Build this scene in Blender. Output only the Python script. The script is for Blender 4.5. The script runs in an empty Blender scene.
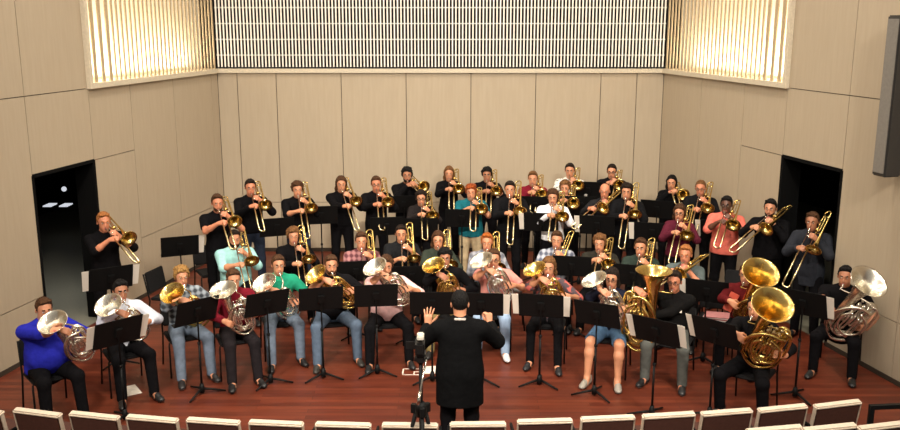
import bpy, math, random
import numpy as np
from mathutils import Vector, Matrix
random.seed(7)
C = bpy.context.scene.collection
PI = math.pi
R = math.radians

# ------------------------------------------------------------------ camera
CAM_H, FPX, PITCH = 4.3, 890.0, R(12.4)
W_PX, H_PX = 900, 430
scene = bpy.context.scene
cam_data = bpy.data.cameras.new('camera'); cam = bpy.data.objects.new('camera', cam_data); C.objects.link(cam)
cam.location = (0, 0, CAM_H); cam.rotation_euler = (PI/2 - PITCH, 0, 0)
cam_data.sensor_width = 36; cam_data.lens = FPX/W_PX*36; cam_data.clip_end = 200
scene.camera = cam
scene.view_settings.view_transform = 'Standard'; scene.view_settings.look = 'None'
scene.view_settings.gamma = 1; scene.view_settings.use_curve_mapping = False
scene.view_settings.exposure = 0.0

def ray(px, py):
    u = (px-450)/FPX; v = -(py-215)/FPX
    return Vector((u, math.cos(PITCH)+v*math.sin(PITCH), -math.sin(PITCH)+v*math.cos(PITCH)))
def at_z(px, py, z):
    d = ray(px, py); t = (z-CAM_H)/d.z
    return Vector((0, 0, CAM_H)) + d*t
def on_wall(px, py, c, n):
    d = ray(px, py); o = Vector((0, 0, CAM_H)); t = (c-o).dot(n)/d.dot(n)
    return o + d*t

# ------------------------------------------------------------------ materials
def lin(c):
    return tuple(((x/255)/12.92 if x/255 <= .04045 else ((x/255+.055)/1.055)**2.4) for x in c)
MATS = {}
def mat(name, rgb, rough=.6, metal=0, noise=.08, nscale=30, bump=0, bscale=60, spec=.5):
    if name in MATS: return MATS[name]
    m = bpy.data.materials.new(name); m.use_nodes = True
    nt = m.node_tree; b = nt.nodes['Principled BSDF']
    c = lin(rgb); b.inputs['Base Color'].default_value = (*c, 1)
    b.inputs['Roughness'].default_value = rough; b.inputs['Metallic'].default_value = metal
    b.inputs['Specular IOR Level'].default_value = spec
    tc = nt.nodes.new('ShaderNodeTexCoord')
    if noise:
        n = nt.nodes.new('ShaderNodeTexNoise'); n.inputs['Scale'].default_value = nscale; n.inputs['Detail'].default_value = 3
        nt.links.new(tc.outputs['Object'], n.inputs['Vector'])
        r = nt.nodes.new('ShaderNodeMapRange'); r.inputs[1].default_value = .3; r.inputs[2].default_value = .7
        r.inputs[3].default_value = 1-noise; r.inputs[4].default_value = 1+noise
        nt.links.new(n.outputs[0], r.inputs[0])
        mx = nt.nodes.new('ShaderNodeVectorMath'); mx.operation = 'SCALE'
        mx.inputs[0].default_value = c; nt.links.new(r.outputs[0], mx.inputs['Scale'])
        nt.links.new(mx.outputs[0], b.inputs['Base Color'])
    if bump:
        n2 = nt.nodes.new('ShaderNodeTexNoise'); n2.inputs['Scale'].default_value = bscale; n2.inputs['Detail'].default_value = 2
        nt.links.new(tc.outputs['Object'], n2.inputs['Vector'])
        bp = nt.nodes.new('ShaderNodeBump'); bp.inputs['Strength'].default_value = bump; bp.inputs['Distance'].default_value = .02
        nt.links.new(n2.outputs[0], bp.inputs['Height']); nt.links.new(bp.outputs[0], b.inputs['Normal'])
    MATS[name] = m
    return m
def fabric(rgb):
    return mat('fabric_%d_%d_%d' % rgb, rgb, .9, 0, .12, 18, .5, 14, .06)
def plaid(a, bcol, scale=26):
    k = 'plaid_%d_%d_%d' % a
    if k in MATS: return MATS[k]
    m = bpy.data.materials.new(k); m.use_nodes = True; nt = m.node_tree; b = nt.nodes['Principled BSDF']
    b.inputs['Roughness'].default_value = .85
    tc = nt.nodes.new('ShaderNodeTexCoord'); outs = []
    for d in ('X', 'Z'):
        w = nt.nodes.new('ShaderNodeTexWave'); w.bands_direction = d; w.inputs['Scale'].default_value = scale/6.0
        w.inputs['Distortion'].default_value = .6
        nt.links.new(tc.outputs['Object'], w.inputs['Vector']); outs.append(w)
    ad = nt.nodes.new('ShaderNodeMath'); ad.operation = 'MULTIPLY_ADD'; ad.inputs[1].default_value = .5
    hf = nt.nodes.new('ShaderNodeMath'); hf.operation = 'MULTIPLY'; hf.inputs[1].default_value = .5
    nt.links.new(outs[0].outputs['Fac'], hf.inputs[0]); nt.links.new(outs[1].outputs['Fac'], ad.inputs[0]); nt.links.new(hf.outputs[0], ad.inputs[2])
    cr = nt.nodes.new('ShaderNodeValToRGB'); cr.color_ramp.elements[0].color = (*lin(a), 1); cr.color_ramp.elements[1].color = (*lin(bcol), 1)
    cr.color_ramp.elements[0].position = .25; cr.color_ramp.elements[1].position = .8
    nt.links.new(ad.outputs[0], cr.inputs[0]); nt.links.new(cr.outputs[0], b.inputs['Base Color'])
    MATS[k] = m
    return m
def spotted(a, bcol, scale=22, lo=.55, hi=.62):
    k = 'spotted_%d_%d_%d' % a
    if k in MATS: return MATS[k]
    m = bpy.data.materials.new(k); m.use_nodes = True; nt = m.node_tree; b = nt.nodes['Principled BSDF']
    b.inputs['Roughness'].default_value = .85
    tc = nt.nodes.new('ShaderNodeTexCoord'); v = nt.nodes.new('ShaderNodeTexNoise'); v.inputs['Scale'].default_value = scale
    nt.links.new(tc.outputs['Object'], v.inputs['Vector'])
    cr = nt.nodes.new('ShaderNodeValToRGB'); cr.color_ramp.elements[0].color = (*lin(a), 1); cr.color_ramp.elements[1].color = (*lin(bcol), 1)
    cr.color_ramp.elements[0].position = lo; cr.color_ramp.elements[1].position = hi
    nt.links.new(v.outputs[0], cr.inputs[0]); nt.links.new(cr.outputs[0], b.inputs['Base Color'])
    MATS[k] = m
    return m
BRASS = mat('brass_lacquer', (214, 184, 112), .24, 1, .05, 8)
BRASS_PALE = mat('pale_brass', (232, 214, 168), .25, 1, .05, 8)
SILVER = mat('silver_plate', (232, 226, 212), .26, 1, .05, 8)
CHROME = mat('chrome', (225, 222, 215), .15, 1, .03, 8)
BLACK_METAL = mat('black_metal', (13, 13, 13), .6, 0, .1, 20, 0, 60, .2)
BLACK_PLASTIC = mat('black_plastic', (18, 17, 17), .4)
BLACK_PAD = mat('black_upholstery', (22, 21, 22), .8, 0, .1, 40, .2, 90, .2)
PAPER = mat('white_paper', (226, 216, 202), .8, 0, .03, 10)
EYE_W = mat('eye_white', (186, 172, 160), .3); EYE_D = mat('eye_iris', (30, 20, 14), .2)
SOLE = mat('shoe_sole', (150, 145, 138), .8)

def emission(name, rgb, s):
    m = bpy.data.materials.new(name); m.use_nodes = True; nt = m.node_tree
    b = nt.nodes['Principled BSDF']; b.inputs['Emission Color'].default_value = (*lin(rgb), 1); b.inputs['Emission Strength'].default_value = s
    return m

# ------------------------------------------------------------------ mesh helpers
def tag(o, label=None, cat=None, group=None, kind=None):
    if label: o['label'] = label
    if cat: o['category'] = cat
    if group: o['group'] = group
    if kind: o['kind'] = kind
    return o
def empty(name, loc=(0, 0, 0), rz=0):
    o = bpy.data.objects.new(name, None); C.objects.link(o); o.location = loc; o.rotation_euler = (0, 0, rz)
    o.empty_display_size = .1
    return o
def catmull(pts, n=6):
    P = [Vector(p) for p in pts]
    if len(P) < 3: return P
    out = []
    for i in range(len(P)-1):
        p0 = P[i-1] if i else P[0]*2-P[1]; p1 = P[i]; p2 = P[i+1]; p3 = P[i+2] if i+2 < len(P) else P[-1]*2-P[-2]
        for j in range(n):
            t = j/n
            out.append(.5*((2*p1)+(p2-p0)*t+(2*p0-5*p1+4*p2-p3)*t*t+(3*p1-p0-3*p2+p3)*t**3))
    out.append(P[-1])
    return out
class MB:
    def __init__(s): s.v = []; s.f = []; s.m = []; s.sm = []
    def add(s, vs, fs, mi=0, smooth=False):
        b = len(s.v); s.v += [tuple(v) for v in vs]
        for f in fs: s.f.append(tuple(b+i for i in f)); s.m.append(mi); s.sm.append(smooth)
        return s
    def box(s, lo, hi, M=None, mi=0, bev=0):
        x0, y0, z0 = lo; x1, y1, z1 = hi
        if bev:
            # chamfered box
            import bmesh
            bm = bmesh.new(); bmesh.ops.create_cube(bm, size=1)
            for v in bm.verts: v.co = Vector(((x0+x1)/2+v.co.x*(x1-x0), (y0+y1)/2+v.co.y*(y1-y0), (z0+z1)/2+v.co.z*(z1-z0)))
            bmesh.ops.bevel(bm, geom=bm.edges[:], offset=bev, segments=2, affect='EDGES')
            bm.verts.index_update()
            vs = [v.co.copy() for v in bm.verts]; fs = [[v.index for v in f.verts] for f in bm.faces]; bm.free()
        else:
            vs = [Vector(p) for p in ((x0,y0,z0),(x1,y0,z0),(x1,y1,z0),(x0,y1,z0),(x0,y0,z1),(x1,y0,z1),(x1,y1,z1),(x0,y1,z1))]
            fs = [(0,3,2,1),(4,5,6,7),(0,1,5,4),(1,2,6,5),(2,3,7,6),(3,0,4,7)]
        if M: vs = [M @ v for v in vs]
        return s.add(vs, fs, mi)
    def tube(s, pts, rad, seg=8, mi=0, smooth_path=0, caps=True):
        P = [Vector(p) for p in pts]
        rr = list(rad) if hasattr(rad, '__len__') else [rad]*len(P)
        if smooth_path:
            n = smooth_path
            Q = catmull(P, n)
            rr = [rr[min(i//n, len(P)-2)]*(1-(i % n)/n)+rr[min(i//n, len(P)-2)+1]*((i % n)/n) if i < len(Q)-1 else rr[-1] for i in range(len(Q))]
            P = Q
        vs = []; fs = []
        T = []
        for i in range(len(P)):
            t = P[min(i+1, len(P)-1)]-P[max(i-1, 0)]
            T.append(t.normalized() if t.length > 1e-9 else Vector((0, 0, 1)))
        ref = Vector((0, 0, 1)) if abs(T[0].z) < .9 else Vector((1, 0, 0))
        n = T[0].cross(ref).normalized()
        for i, p in enumerate(P):
            n = (n-T[i]*n.dot(T[i])).normalized(); b = T[i].cross(n)
            for k in range(seg):
                a = 2*PI*k/seg
                vs.append(p+(n*math.cos(a)+b*math.sin(a))*rr[i])
        for i in range(len(P)-1):
            for k in range(seg):
                k2 = (k+1) % seg
                fs.append((i*seg+k, i*seg+k2, (i+1)*seg+k2, (i+1)*seg+k))
        if caps:
            fs.append(tuple(range(seg))[::-1]); fs.append(tuple((len(P)-1)*seg+k for k in range(seg)))
        return s.add(vs, fs, mi, True)
    def lathe(s, prof, o=(0, 0, 0), axis=(0, 0, 1), seg=24, mi=0):
        o = Vector(o); a = Vector(axis).normalized()
        ref = Vector((1, 0, 0)) if abs(a.x) < .9 else Vector((0, 1, 0))
        u = a.cross(ref).normalized(); w = a.cross(u)
        vs = []; fs = []
        for (r, h) in prof:
            for k in range(seg):
                t = 2*PI*k/seg; vs.append(o+a*h+(u*math.cos(t)+w*math.sin(t))*max(r, 1e-4))
        for i in range(len(prof)-1):
            for k in range(seg):
                k2 = (k+1) % seg; fs.append((i*seg+k, i*seg+k2, (i+1)*seg+k2, (i+1)*seg+k))
        return s.add(vs, fs, mi, True)
    def mesh(s, name, mats):
        me = bpy.data.meshes.new(name); me.from_pydata(s.v, [], s.f)
        for m in (mats if isinstance(mats, (list, tuple)) else [mats]): me.materials.append(m)
        me.polygons.foreach_set('material_index', s.m); me.polygons.foreach_set('use_smooth', s.sm)
        me.update()
        return me
    def build(s, name, mats, parent=None):
        return link(name, s.mesh(name, mats), parent)
def link(name, me, parent=None, M=None):
    o = bpy.data.objects.new(name, me); C.objects.link(o)
    if parent: o.parent = parent
    if M is not None: o.matrix_local = M
    return o

# ------------------------------------------------------------------ implicit bodies (distance fields + surface nets)
def cap(a, b, ra, rb, k=.02, cuts=(), sub=False, frame=None):
    return dict(t='c', a=np.array(a, float), b=np.array(b, float), ra=ra, rb=rb, k=k, cuts=cuts, sub=sub, frame=frame)
def ell(c, r, Rm=None, k=.02, cuts=(), sub=False):
    return dict(t='e', c=np.array(c, float), r=np.array(r, float), R=np.eye(3) if Rm is None else np.array(Rm), k=k, cuts=cuts, sub=sub)
def pbox(p):
    if p['t'] == 'e':
        e = np.sqrt(((p['R']*p['r'])**2).sum(1)); return p['c']-e, p['c']+e
    if p['frame'] is None:
        return np.minimum(p['a']-p['ra'], p['b']-p['rb']), np.maximum(p['a']+p['ra'], p['b']+p['rb'])
    o, Rm, sc = p['frame']
    lo = np.minimum(p['a']-p['ra'], p['b']-p['rb'])*sc; hi = np.maximum(p['a']+p['ra'], p['b']+p['rb'])*sc
    cs = np.array([[(lo, hi)[i][0], (lo, hi)[j][1], (lo, hi)[k][2]] for i in (0, 1) for j in (0, 1) for k in (0, 1)])
    w = cs @ Rm.T + o
    return w.min(0), w.max(0)
def pdist(p, X):
    if p['t'] == 'e':
        q = (X-p['c']) @ p['R']
        k0 = np.sqrt(((q/p['r'])**2).sum(-1)); k1 = np.sqrt(((q/p['r']**2)**2).sum(-1))+1e-9
        d = k0*(k0-1)/k1
    else:
        if p['frame'] is not None:
            o, Rm, sc = p['frame']; Q = ((X-o) @ Rm)/sc; f = min(sc)
        else: Q = X; f = 1
        ab = p['b']-p['a']; L = (ab*ab).sum()+1e-12
        t = np.clip(((Q-p['a'])*ab).sum(-1)/L, 0, 1)
        d = np.sqrt(((Q-p['a']-t[..., None]*ab)**2).sum(-1))-(p['ra']+t*(p['rb']-p['ra']))
        d = d*(1 if f == 1 else (f+1)/2)
    for (pt, n) in p['cuts']:
        d = np.maximum(d, ((X-np.array(pt))*np.array(n)).sum(-1))
    return d.astype(np.float32)
def field(prims, vox, post=(), infl=0, noise=0, seed=0):
    bs = [pbox(p) for p in prims if not p['sub']]
    lo = np.min([b[0] for b in bs], 0)-infl-3*vox; hi = np.max([b[1] for b in bs], 0)+infl+3*vox
    n = np.ceil((hi-lo)/vox).astype(int)+1
    V = np.full(n, .08, np.float32)
    ax = [lo[i]+vox*np.arange(n[i]) for i in range(3)]
    for p in prims:
        b0, b1 = pbox(p); m = infl+p['k']+2*vox
        i0 = np.clip(np.floor((b0-m-lo)/vox).astype(int), 0, n); i1 = np.clip(np.ceil((b1+m-lo)/vox).astype(int)+1, 0, n)
        if (i1 <= i0).any(): continue
        X = np.stack(np.meshgrid(*[ax[i][i0[i]:i1[i]] for i in range(3)], indexing='ij'), -1)
        d = pdist(p, X)-(0 if p['sub'] else infl)
        sl = tuple(slice(i0[i], i1[i]) for i in range(3)); a = V[sl]; k = p['k']
        if p['sub']:
            h = np.clip(.5-.5*(a+d)/k, 0, 1); V[sl] = a*(1-h)+(-d)*h+k*h*(1-h)
        else:
            h = np.clip(.5+.5*(a-d)/k, 0, 1); V[sl] = a*(1-h)+d*h-k*h*(1-h)
    if post:
        X = np.stack(np.meshgrid(*ax, indexing='ij'), -1)
        for (pt, nn) in post:
            V = np.maximum(V, ((X-np.array(pt))*np.array(nn)).sum(-1).astype(np.float32))
    if noise:
        X, Y, Z = np.meshgrid(*ax, indexing='ij'); p = seed
        V = V+noise*(np.sin(X*190+2*np.sin(Z*70+p)+p)*np.sin(Y*170+p*2)*.6+np.sin(Z*150+X*90+p)*np.sin(Y*120-X*140)*.6).astype(np.float32)
    return nets(V, lo, vox)
def nets(V, lo, vox):
    ins = V < 0; nx, ny, nz = V.shape
    cnt = np.zeros((nx-1, ny-1, nz-1), np.int8)
    for dx in (0, 1):
        for dy in (0, 1):
            for dz in (0, 1): cnt += ins[dx:nx-1+dx, dy:ny-1+dy, dz:nz-1+dz]
    I, J, K = np.nonzero((cnt > 0) & (cnt < 8))
    idx = np.full(cnt.shape, -1, np.int32); idx[I, J, K] = np.arange(len(I))
    cor = {}
    for dx in (0, 1):
        for dy in (0, 1):
            for dz in (0, 1): cor[dx, dy, dz] = V[I+dx, J+dy, K+dz]
    acc = np.zeros((len(I), 3)); c = np.zeros(len(I))
    keys = list(cor)
    for a in keys:
        for axi in range(3):
            if a[axi] == 0:
                b = list(a); b[axi] = 1; b = tuple(b)
                va, vb = cor[a], cor[b]; s = (va < 0) != (vb < 0)
                t = np.where(s, va/np.where(s, va-vb, 1), 0)
                p = np.zeros((len(I), 3)); p[:] = a; p[:, axi] += t
                acc[s] += p[s]; c[s] += 1
    verts = lo + vox*(np.stack([I, J, K], -1)+acc/np.maximum(c, 1)[:, None])
    quads = []
    for axi in range(3):
        o1, o2 = [(1, 2), (2, 0), (0, 1)][axi]
        sl0 = [slice(None)]*3; sl1 = [slice(None)]*3; sl0[axi] = slice(0, -1); sl1[axi] = slice(1, None)
        A = ins[tuple(sl0)]; B = ins[tuple(sl1)]
        E = np.stack(np.nonzero(A != B), -1)
        ok = (E[:, o1] > 0) & (E[:, o2] > 0) & (E[:, o1] < V.shape[o1]-1) & (E[:, o2] < V.shape[o2]-1)
        E = E[ok]; flip = A[E[:, 0], E[:, 1], E[:, 2]]
        def g(d1, d2):
            q = E.copy(); q[:, o1] -= d1; q[:, o2] -= d2; return idx[q[:, 0], q[:, 1], q[:, 2]]
        q = np.stack([g(1, 1), g(0, 1), g(0, 0), g(1, 0)], -1)
        q[~flip] = q[~flip][:, ::-1]; quads.append(q)
    return verts, np.concatenate(quads)
def np_mesh(name, v, q, mats, mi=None):
    me = bpy.data.meshes.new(name)
    me.vertices.add(len(v)); me.vertices.foreach_set('co', v.astype(np.float32).ravel())
    me.loops.add(q.size); me.loops.foreach_set('vertex_index', q.astype(np.int32).ravel())
    me.polygons.add(len(q)); me.polygons.foreach_set('loop_start', np.arange(0, q.size, 4, dtype=np.int32))
    me.polygons.foreach_set('use_smooth', np.ones(len(q), bool))
    for m in (mats if isinstance(mats, (list, tuple)) else [mats]): me.materials.append(m)
    if mi is not None: me.polygons.foreach_set('material_index', mi.astype(np.int32))
    me.update(calc_edges=True)
    return me
def rx(a): c, s = math.cos(a), math.sin(a); return np.array([[1,0,0],[0,c,-s],[0,s,c]])
def ry(a): c, s = math.cos(a), math.sin(a); return np.array([[c,0,s],[0,1,0],[-s,0,c]])
def rz_(a): c, s = math.cos(a), math.sin(a); return np.array([[c,-s,0],[s,c,0],[0,0,1]])
def unit(v): v = np.array(v, float); return v/np.linalg.norm(v)

# ------------------------------------------------------------------ the hall
def wallframe(c, e):                       # corner, direction towards the audience, inward normal found from the stage centre
    c = Vector(c); e = Vector(e).normalized(); n = Vector((-e.y, e.x, 0))
    if n.dot(Vector((0, 12, 0))-c) < 0: n = -n
    return c, e, n
BACK_Y = 16.35
CL = Vector((-4.23, BACK_Y, 0)); CR = Vector((3.89, BACK_Y, 0))
FL = wallframe(CL, (-.215, -1, 0)); FR = wallframe(CR, (.235, -1, 0)); FB = wallframe(CL, (1, 0, 0))
LEDGE = CAM_H + (at_z(440, 72, 0)-Vector((0, 0, CAM_H))).z * 0
d_ = ray(440, 72.5); LEDGE = CAM_H + d_.z/d_.y*BACK_Y
def s_of(F, px, py): return (on_wall(px, py, F[0], F[2])-F[0]).dot(F[1])
def z_of(F, px, py): return on_wall(px, py, F[0], F[2]).z
TOPZ = 7.6
def veneer():
    m = bpy.data.materials.new('beige_wood_veneer'); m.use_nodes = True; nt = m.node_tree; b = nt.nodes['Principled BSDF']
    b.inputs['Roughness'].default_value = .55; b.inputs['Specular IOR Level'].default_value = .25
    tc = nt.nodes.new('ShaderNodeTexCoord'); mp = nt.nodes.new('ShaderNodeMapping'); mp.inputs['Scale'].default_value = (9, 9, .7)
    n = nt.nodes.new('ShaderNodeTexNoise'); n.inputs['Scale'].default_value = 3; n.inputs['Detail'].default_value = 6
    nt.links.new(tc.outputs['Object'], mp.inputs[0]); nt.links.new(mp.outputs[0], n.inputs['Vector'])
    cr = nt.nodes.new('ShaderNodeValToRGB'); cr.color_ramp.elements[0].color = (*lin((170, 155, 133)), 1); cr.color_ramp.elements[1].color = (*lin((175, 160, 138)), 1)
    cr.color_ramp.elements[0].position = .3; cr.color_ramp.elements[1].position = .7
    nt.links.new(n.outputs[0], cr.inputs[0]); nt.links.new(cr.outputs[0], b.inputs['Base Color'])
    return m
VENEER = veneer(); SEAM = mat('dark_seam', (52, 40, 28), .9); CREAM = mat('cream_trim', (200, 188, 166), .5)
PLASTER = mat('white_plaster', (230, 222, 205), .8); DARKWALL = mat('dark_recess_paint', (16, 13, 11), .9); SLATM = mat('slat_wood_lit', (246, 240, 228), .6); SLATD = mat('slat_wood_shaded', (176, 156, 124), .6)  # slat wood twice: back copy brightened as if lit, side copy darkened for shade
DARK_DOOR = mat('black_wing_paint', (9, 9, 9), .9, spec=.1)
def fm(F, s, z, out=0): return F[0] + F[1]*s + F[2]*out + Vector((0, 0, z))
def slab(mb, F, s0, s1, z0, z1, o0, o1, mi):
    vs = [fm(F, s, z, o) for z in (z0, z1) for (s, o) in ((s0, o0), (s1, o0), (s1, o1), (s0, o1))]
    mb.add(vs, [(0,1,2,3)[::-1], (4,5,6,7), (0,1,5,4), (1,2,6,5), (2,3,7,6), (3,0,4,7)], mi)
G = .006
def panel(mb, F, s0, s1, z0, z1):
    slab(mb, F, s0+G, s1-G, z0+G, z1-G, -.03, 0, 0)
    slab(mb, F, s0, s1, z0, z1, -.14, -.025, 1)
RAIL = .95
# back wall
mb = MB()
cols = [0]+[s_of(FB, x, 78) for x in (237, 276, 341, 406, 471, 536, 601, 637)]+[(CR-CL).length]
for a, b in zip(cols, cols[1:]):
    panel(mb, FB, a, b, 0, RAIL); panel(mb, FB, a, b, RAIL, LEDGE)
tag(mb.build('wall_back', [VENEER, SEAM]), kind='structure')
def side_wall(name, F, xs, pys, ledge_i, door_i, leaf_i, door_top):
    mb = MB(); ss = [0]+[s_of(F, x, y) for x, y in zip(xs, pys)]
    ss += [ss[-1]+1.25*(i+1) for i in range(5)]
    for i, (a, b) in enumerate(zip(ss, ss[1:])):
        if i == door_i:
            panel(mb, F, a, b, door_top, LEDGE)
        elif i == leaf_i:
            panel(mb, F, a, b, 0, door_top); panel(mb, F, a, b, door_top, LEDGE)
        elif i < ledge_i:
            panel(mb, F, a, b, 0, RAIL); panel(mb, F, a, b, RAIL, LEDGE)
        else:
            panel(mb, F, a, b, 0, .75); panel(mb, F, a, b, .75, LEDGE)
        if i >= ledge_i: panel(mb, F, a, b, LEDGE, TOPZ)
    tag(mb.build(name, [VENEER, SEAM]), kind='structure')
    return ss
dtop_l = z_of(FL, 95, 160); dtop_r = z_of(FR, 780, 155)
SL = side_wall('wall_left', FL, (211, 173, 130, 88, 24), (80, 84, 90, 90, 95), 4, 4, 3, dtop_l)
SR = side_wall('wall_right', FR, (702, 745, 788, 850), (82, 87, 87, 92), 3, 3, 2, dtop_r)
END_L, END_R = SL[4], SR[3]
# ledges, slat screens and lit recesses above the panels
def slat_mesh(mb, F, s0, s1, pitch, w, o0, o1):
    n = int((s1-s0)/pitch)
    for i in range(n):
        a = s0+pitch*(i+.5)-w/2; slab(mb, F, a, a+w, LEDGE+.07, TOPZ, o0, o1, 0)
W_BACK = (CR-CL).length
mb = MB(); slab(mb, FB, -.02, W_BACK+.02, LEDGE-.005, LEDGE+.07, -.09, .05, 0); slab(mb, FB, -.02, W_BACK+.02, LEDGE-.005, LEDGE+.06, -1.3, -.09, 1); tag(mb.build('trim_1', [CREAM, DARKWALL]), kind='structure')
mb = MB(); slab(mb, FL, 0, END_L, LEDGE-.005, LEDGE+.07, -.62, .06, 0); tag(mb.build('trim_2', [CREAM]), kind='structure')
mb = MB(); slab(mb, FR, 0, END_R, LEDGE-.005, LEDGE+.07, -.62, .06, 0); tag(mb.build('trim_3', [CREAM]), kind='structure')
mb = MB(); slat_mesh(mb, FB, 0, W_BACK, .0615, .024, -.02, .0)
tag(mb.build('trim_4', [SLATM]), kind='structure')
mb = MB()
for k in range(5):
    z = LEDGE+.07+.28*(k+.5)+.1; slab(mb, FB, 0, W_BACK, z-.007, z+.007, -.06, -.035, 0)
slab(mb, FB, 0, W_BACK, LEDGE+.07, LEDGE+.10, -.024, .004, 1)
tag(mb.build('trim_5', [SLATM, DARKWALL]), kind='structure')
def side_slats(F, end):
    mb = MB(); s = .05
    while s < end-.1:
        wide, gap = (.042, .078) if s < end-.75 else (.075, .11)
        slab(mb, F, s, s+wide, LEDGE+.07, TOPZ, -.016, 0, 0)
        s += wide+gap
    return mb
tag(side_slats(FL, END_L).build('trim_6', [SLATD]), kind='structure')
tag(side_slats(FR, END_R).build('trim_7', [SLATD]), kind='structure')
mb = MB(); slab(mb, FL, END_L-.05, END_L+.02, LEDGE-.005, TOPZ, -.62, .065, 0); tag(mb.build('trim_8', [CREAM]), kind='structure')
mb = MB(); slab(mb, FR, END_R-.05, END_R+.02, LEDGE-.005, TOPZ, -.62, .065, 0); tag(mb.build('trim_9', [CREAM]), kind='structure')
mb = MB(); slab(mb, FB, -.6, W_BACK+.6, LEDGE, TOPZ, -1.35, -1.25, 0); tag(mb.build('wall_recess_back', [DARKWALL]), kind='structure')
mb = MB(); slab(mb, FL, -.2, END_L, LEDGE, TOPZ, -.7, -.42, 0); tag(mb.build('wall_recess_left', [PLASTER]), kind='structure')
mb = MB(); slab(mb, FR, -.2, END_R, LEDGE, TOPZ, -.7, -.42, 0); tag(mb.build('wall_recess_right', [PLASTER]), kind='structure')
# baseboards
mb = MB(); slab(mb, FB, 0, W_BACK, 0, .07, 0, .015, 0); tag(mb.build('baseboard_back', [SEAM]), kind='structure')
for nm, F, S, di in (('baseboard_left', FL, SL, 4), ('baseboard_right', FR, SR, 3)):
    mb = MB()
    for i, (a, b) in enumerate(zip(S, S[1:])):
        if i != di: slab(mb, F, a, b, 0, .06, 0, .015, 0)
    tag(mb.build(nm, [SEAM]), kind='structure')
# door reveals (dark linings of the two openings)
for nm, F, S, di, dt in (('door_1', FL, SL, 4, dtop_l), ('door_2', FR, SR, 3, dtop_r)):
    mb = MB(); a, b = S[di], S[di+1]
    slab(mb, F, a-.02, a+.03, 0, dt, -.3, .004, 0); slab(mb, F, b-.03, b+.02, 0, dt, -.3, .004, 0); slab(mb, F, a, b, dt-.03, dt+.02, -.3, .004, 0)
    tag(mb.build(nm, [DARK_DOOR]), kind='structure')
# stage floor
def floor_mat():
    m = bpy.data.materials.new('red_brown_strip_floor'); m.use_nodes = True; nt = m.node_tree; b = nt.nodes['Principled BSDF']
    b.inputs['Roughness'].default_value = .38; b.inputs['Specular IOR Level'].default_value = .35
    tc = nt.nodes.new('ShaderNodeTexCoord')
    br = nt.nodes.new('ShaderNodeTexBrick'); br.inputs['Scale'].default_value = 1; br.inputs['Brick Width'].default_value = 1.6; br.inputs['Row Height'].default_value = .085
    br.inputs['Mortar Size'].default_value = .002; br.offset = .37
    br.inputs['Color1'].default_value = (*lin((86, 37, 24)), 1); br.inputs['Color2'].default_value = (*lin((108, 50, 32)), 1); br.inputs['Mortar'].default_value = (*lin((46, 19, 13)), 1)
    nt.links.new(tc.outputs['Object'], br.inputs['Vector'])
    mp = nt.nodes.new('ShaderNodeMapping'); mp.inputs['Scale'].default_value = (.6, 6, 1)
    n = nt.nodes.new('ShaderNodeTexNoise'); n.inputs['Scale'].default_value = 2.2; n.inputs['Detail'].default_value = 6
    nt.links.new(tc.outputs['Object'], mp.inputs[0]); nt.links.new(mp.outputs[0], n.inputs['Vector'])
    r = nt.nodes.new('ShaderNodeMapRange'); r.inputs[1].default_value = .3; r.inputs[2].default_value = .7; r.inputs[3].default_value = .78; r.inputs[4].default_value = 1.2
    nt.links.new(n.outputs[0], r.inputs[0])
    mx = nt.nodes.new('ShaderNodeVectorMath'); mx.operation = 'SCALE'
    nt.links.new(br.outputs['Color'], mx.inputs[0]); nt.links.new(r.outputs[0], mx.inputs['Scale']); nt.links.new(mx.outputs[0], b.inputs['Base Color'])
    return m
FLOORM = floor_mat()
eL = fm(FL, 17.5, 0, -.05); eR = fm(FR, 17.5, 0, -.05); bL = fm(FL, -.1, 0, -.05); bR = fm(FR, -.1, 0, -.05)
def polyslab(pts, z0, z1):
    mb = MB(); n = len(pts)
    mb.add([(p.x, p.y, z0) for p in pts]+[(p.x, p.y, z1) for p in pts],
           [tuple(range(n))[::-1], tuple(range(n, 2*n))]+[(i, (i+1) % n, n+(i+1) % n, n+i) for i in range(n)])
    return mb
tag(polyslab([eL, eR, bR, bL], -.1, 0).build('floor', [FLOORM]), kind='structure')
WINGF = mat('grey_wing_floor', (118, 114, 98), .6)
for nm, F in (('floor_left_wing', FL), ('floor_right_wing', FR)):
    pts = [fm(F, -5, 0, -.05), fm(F, 9, 0, -.05), fm(F, 9, 0, -5.5), fm(F, -5, 0, -5.5)]
    if F is FR: pts = pts[::-1]
    tag(polyslab(pts, -.1, 0).build(nm, [WINGF]), kind='structure')
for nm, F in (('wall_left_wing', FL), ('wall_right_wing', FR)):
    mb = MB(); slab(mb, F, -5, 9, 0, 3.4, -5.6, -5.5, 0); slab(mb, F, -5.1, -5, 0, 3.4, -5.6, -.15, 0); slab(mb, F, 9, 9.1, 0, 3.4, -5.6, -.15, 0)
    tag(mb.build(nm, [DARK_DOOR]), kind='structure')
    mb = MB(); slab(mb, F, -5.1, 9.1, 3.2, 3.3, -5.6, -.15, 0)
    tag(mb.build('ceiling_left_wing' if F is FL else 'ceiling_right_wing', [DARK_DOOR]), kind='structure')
tag(polyslab([fm(FL, 17.5, 0, -.7), fm(FR, 17.5, 0, -.7), fm(FR, -1.5, 0, -.7), fm(FL, -1.5, 0, -.7)], TOPZ, TOPZ+.1).build('ceiling', [PLASTER]), kind='structure')

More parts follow.
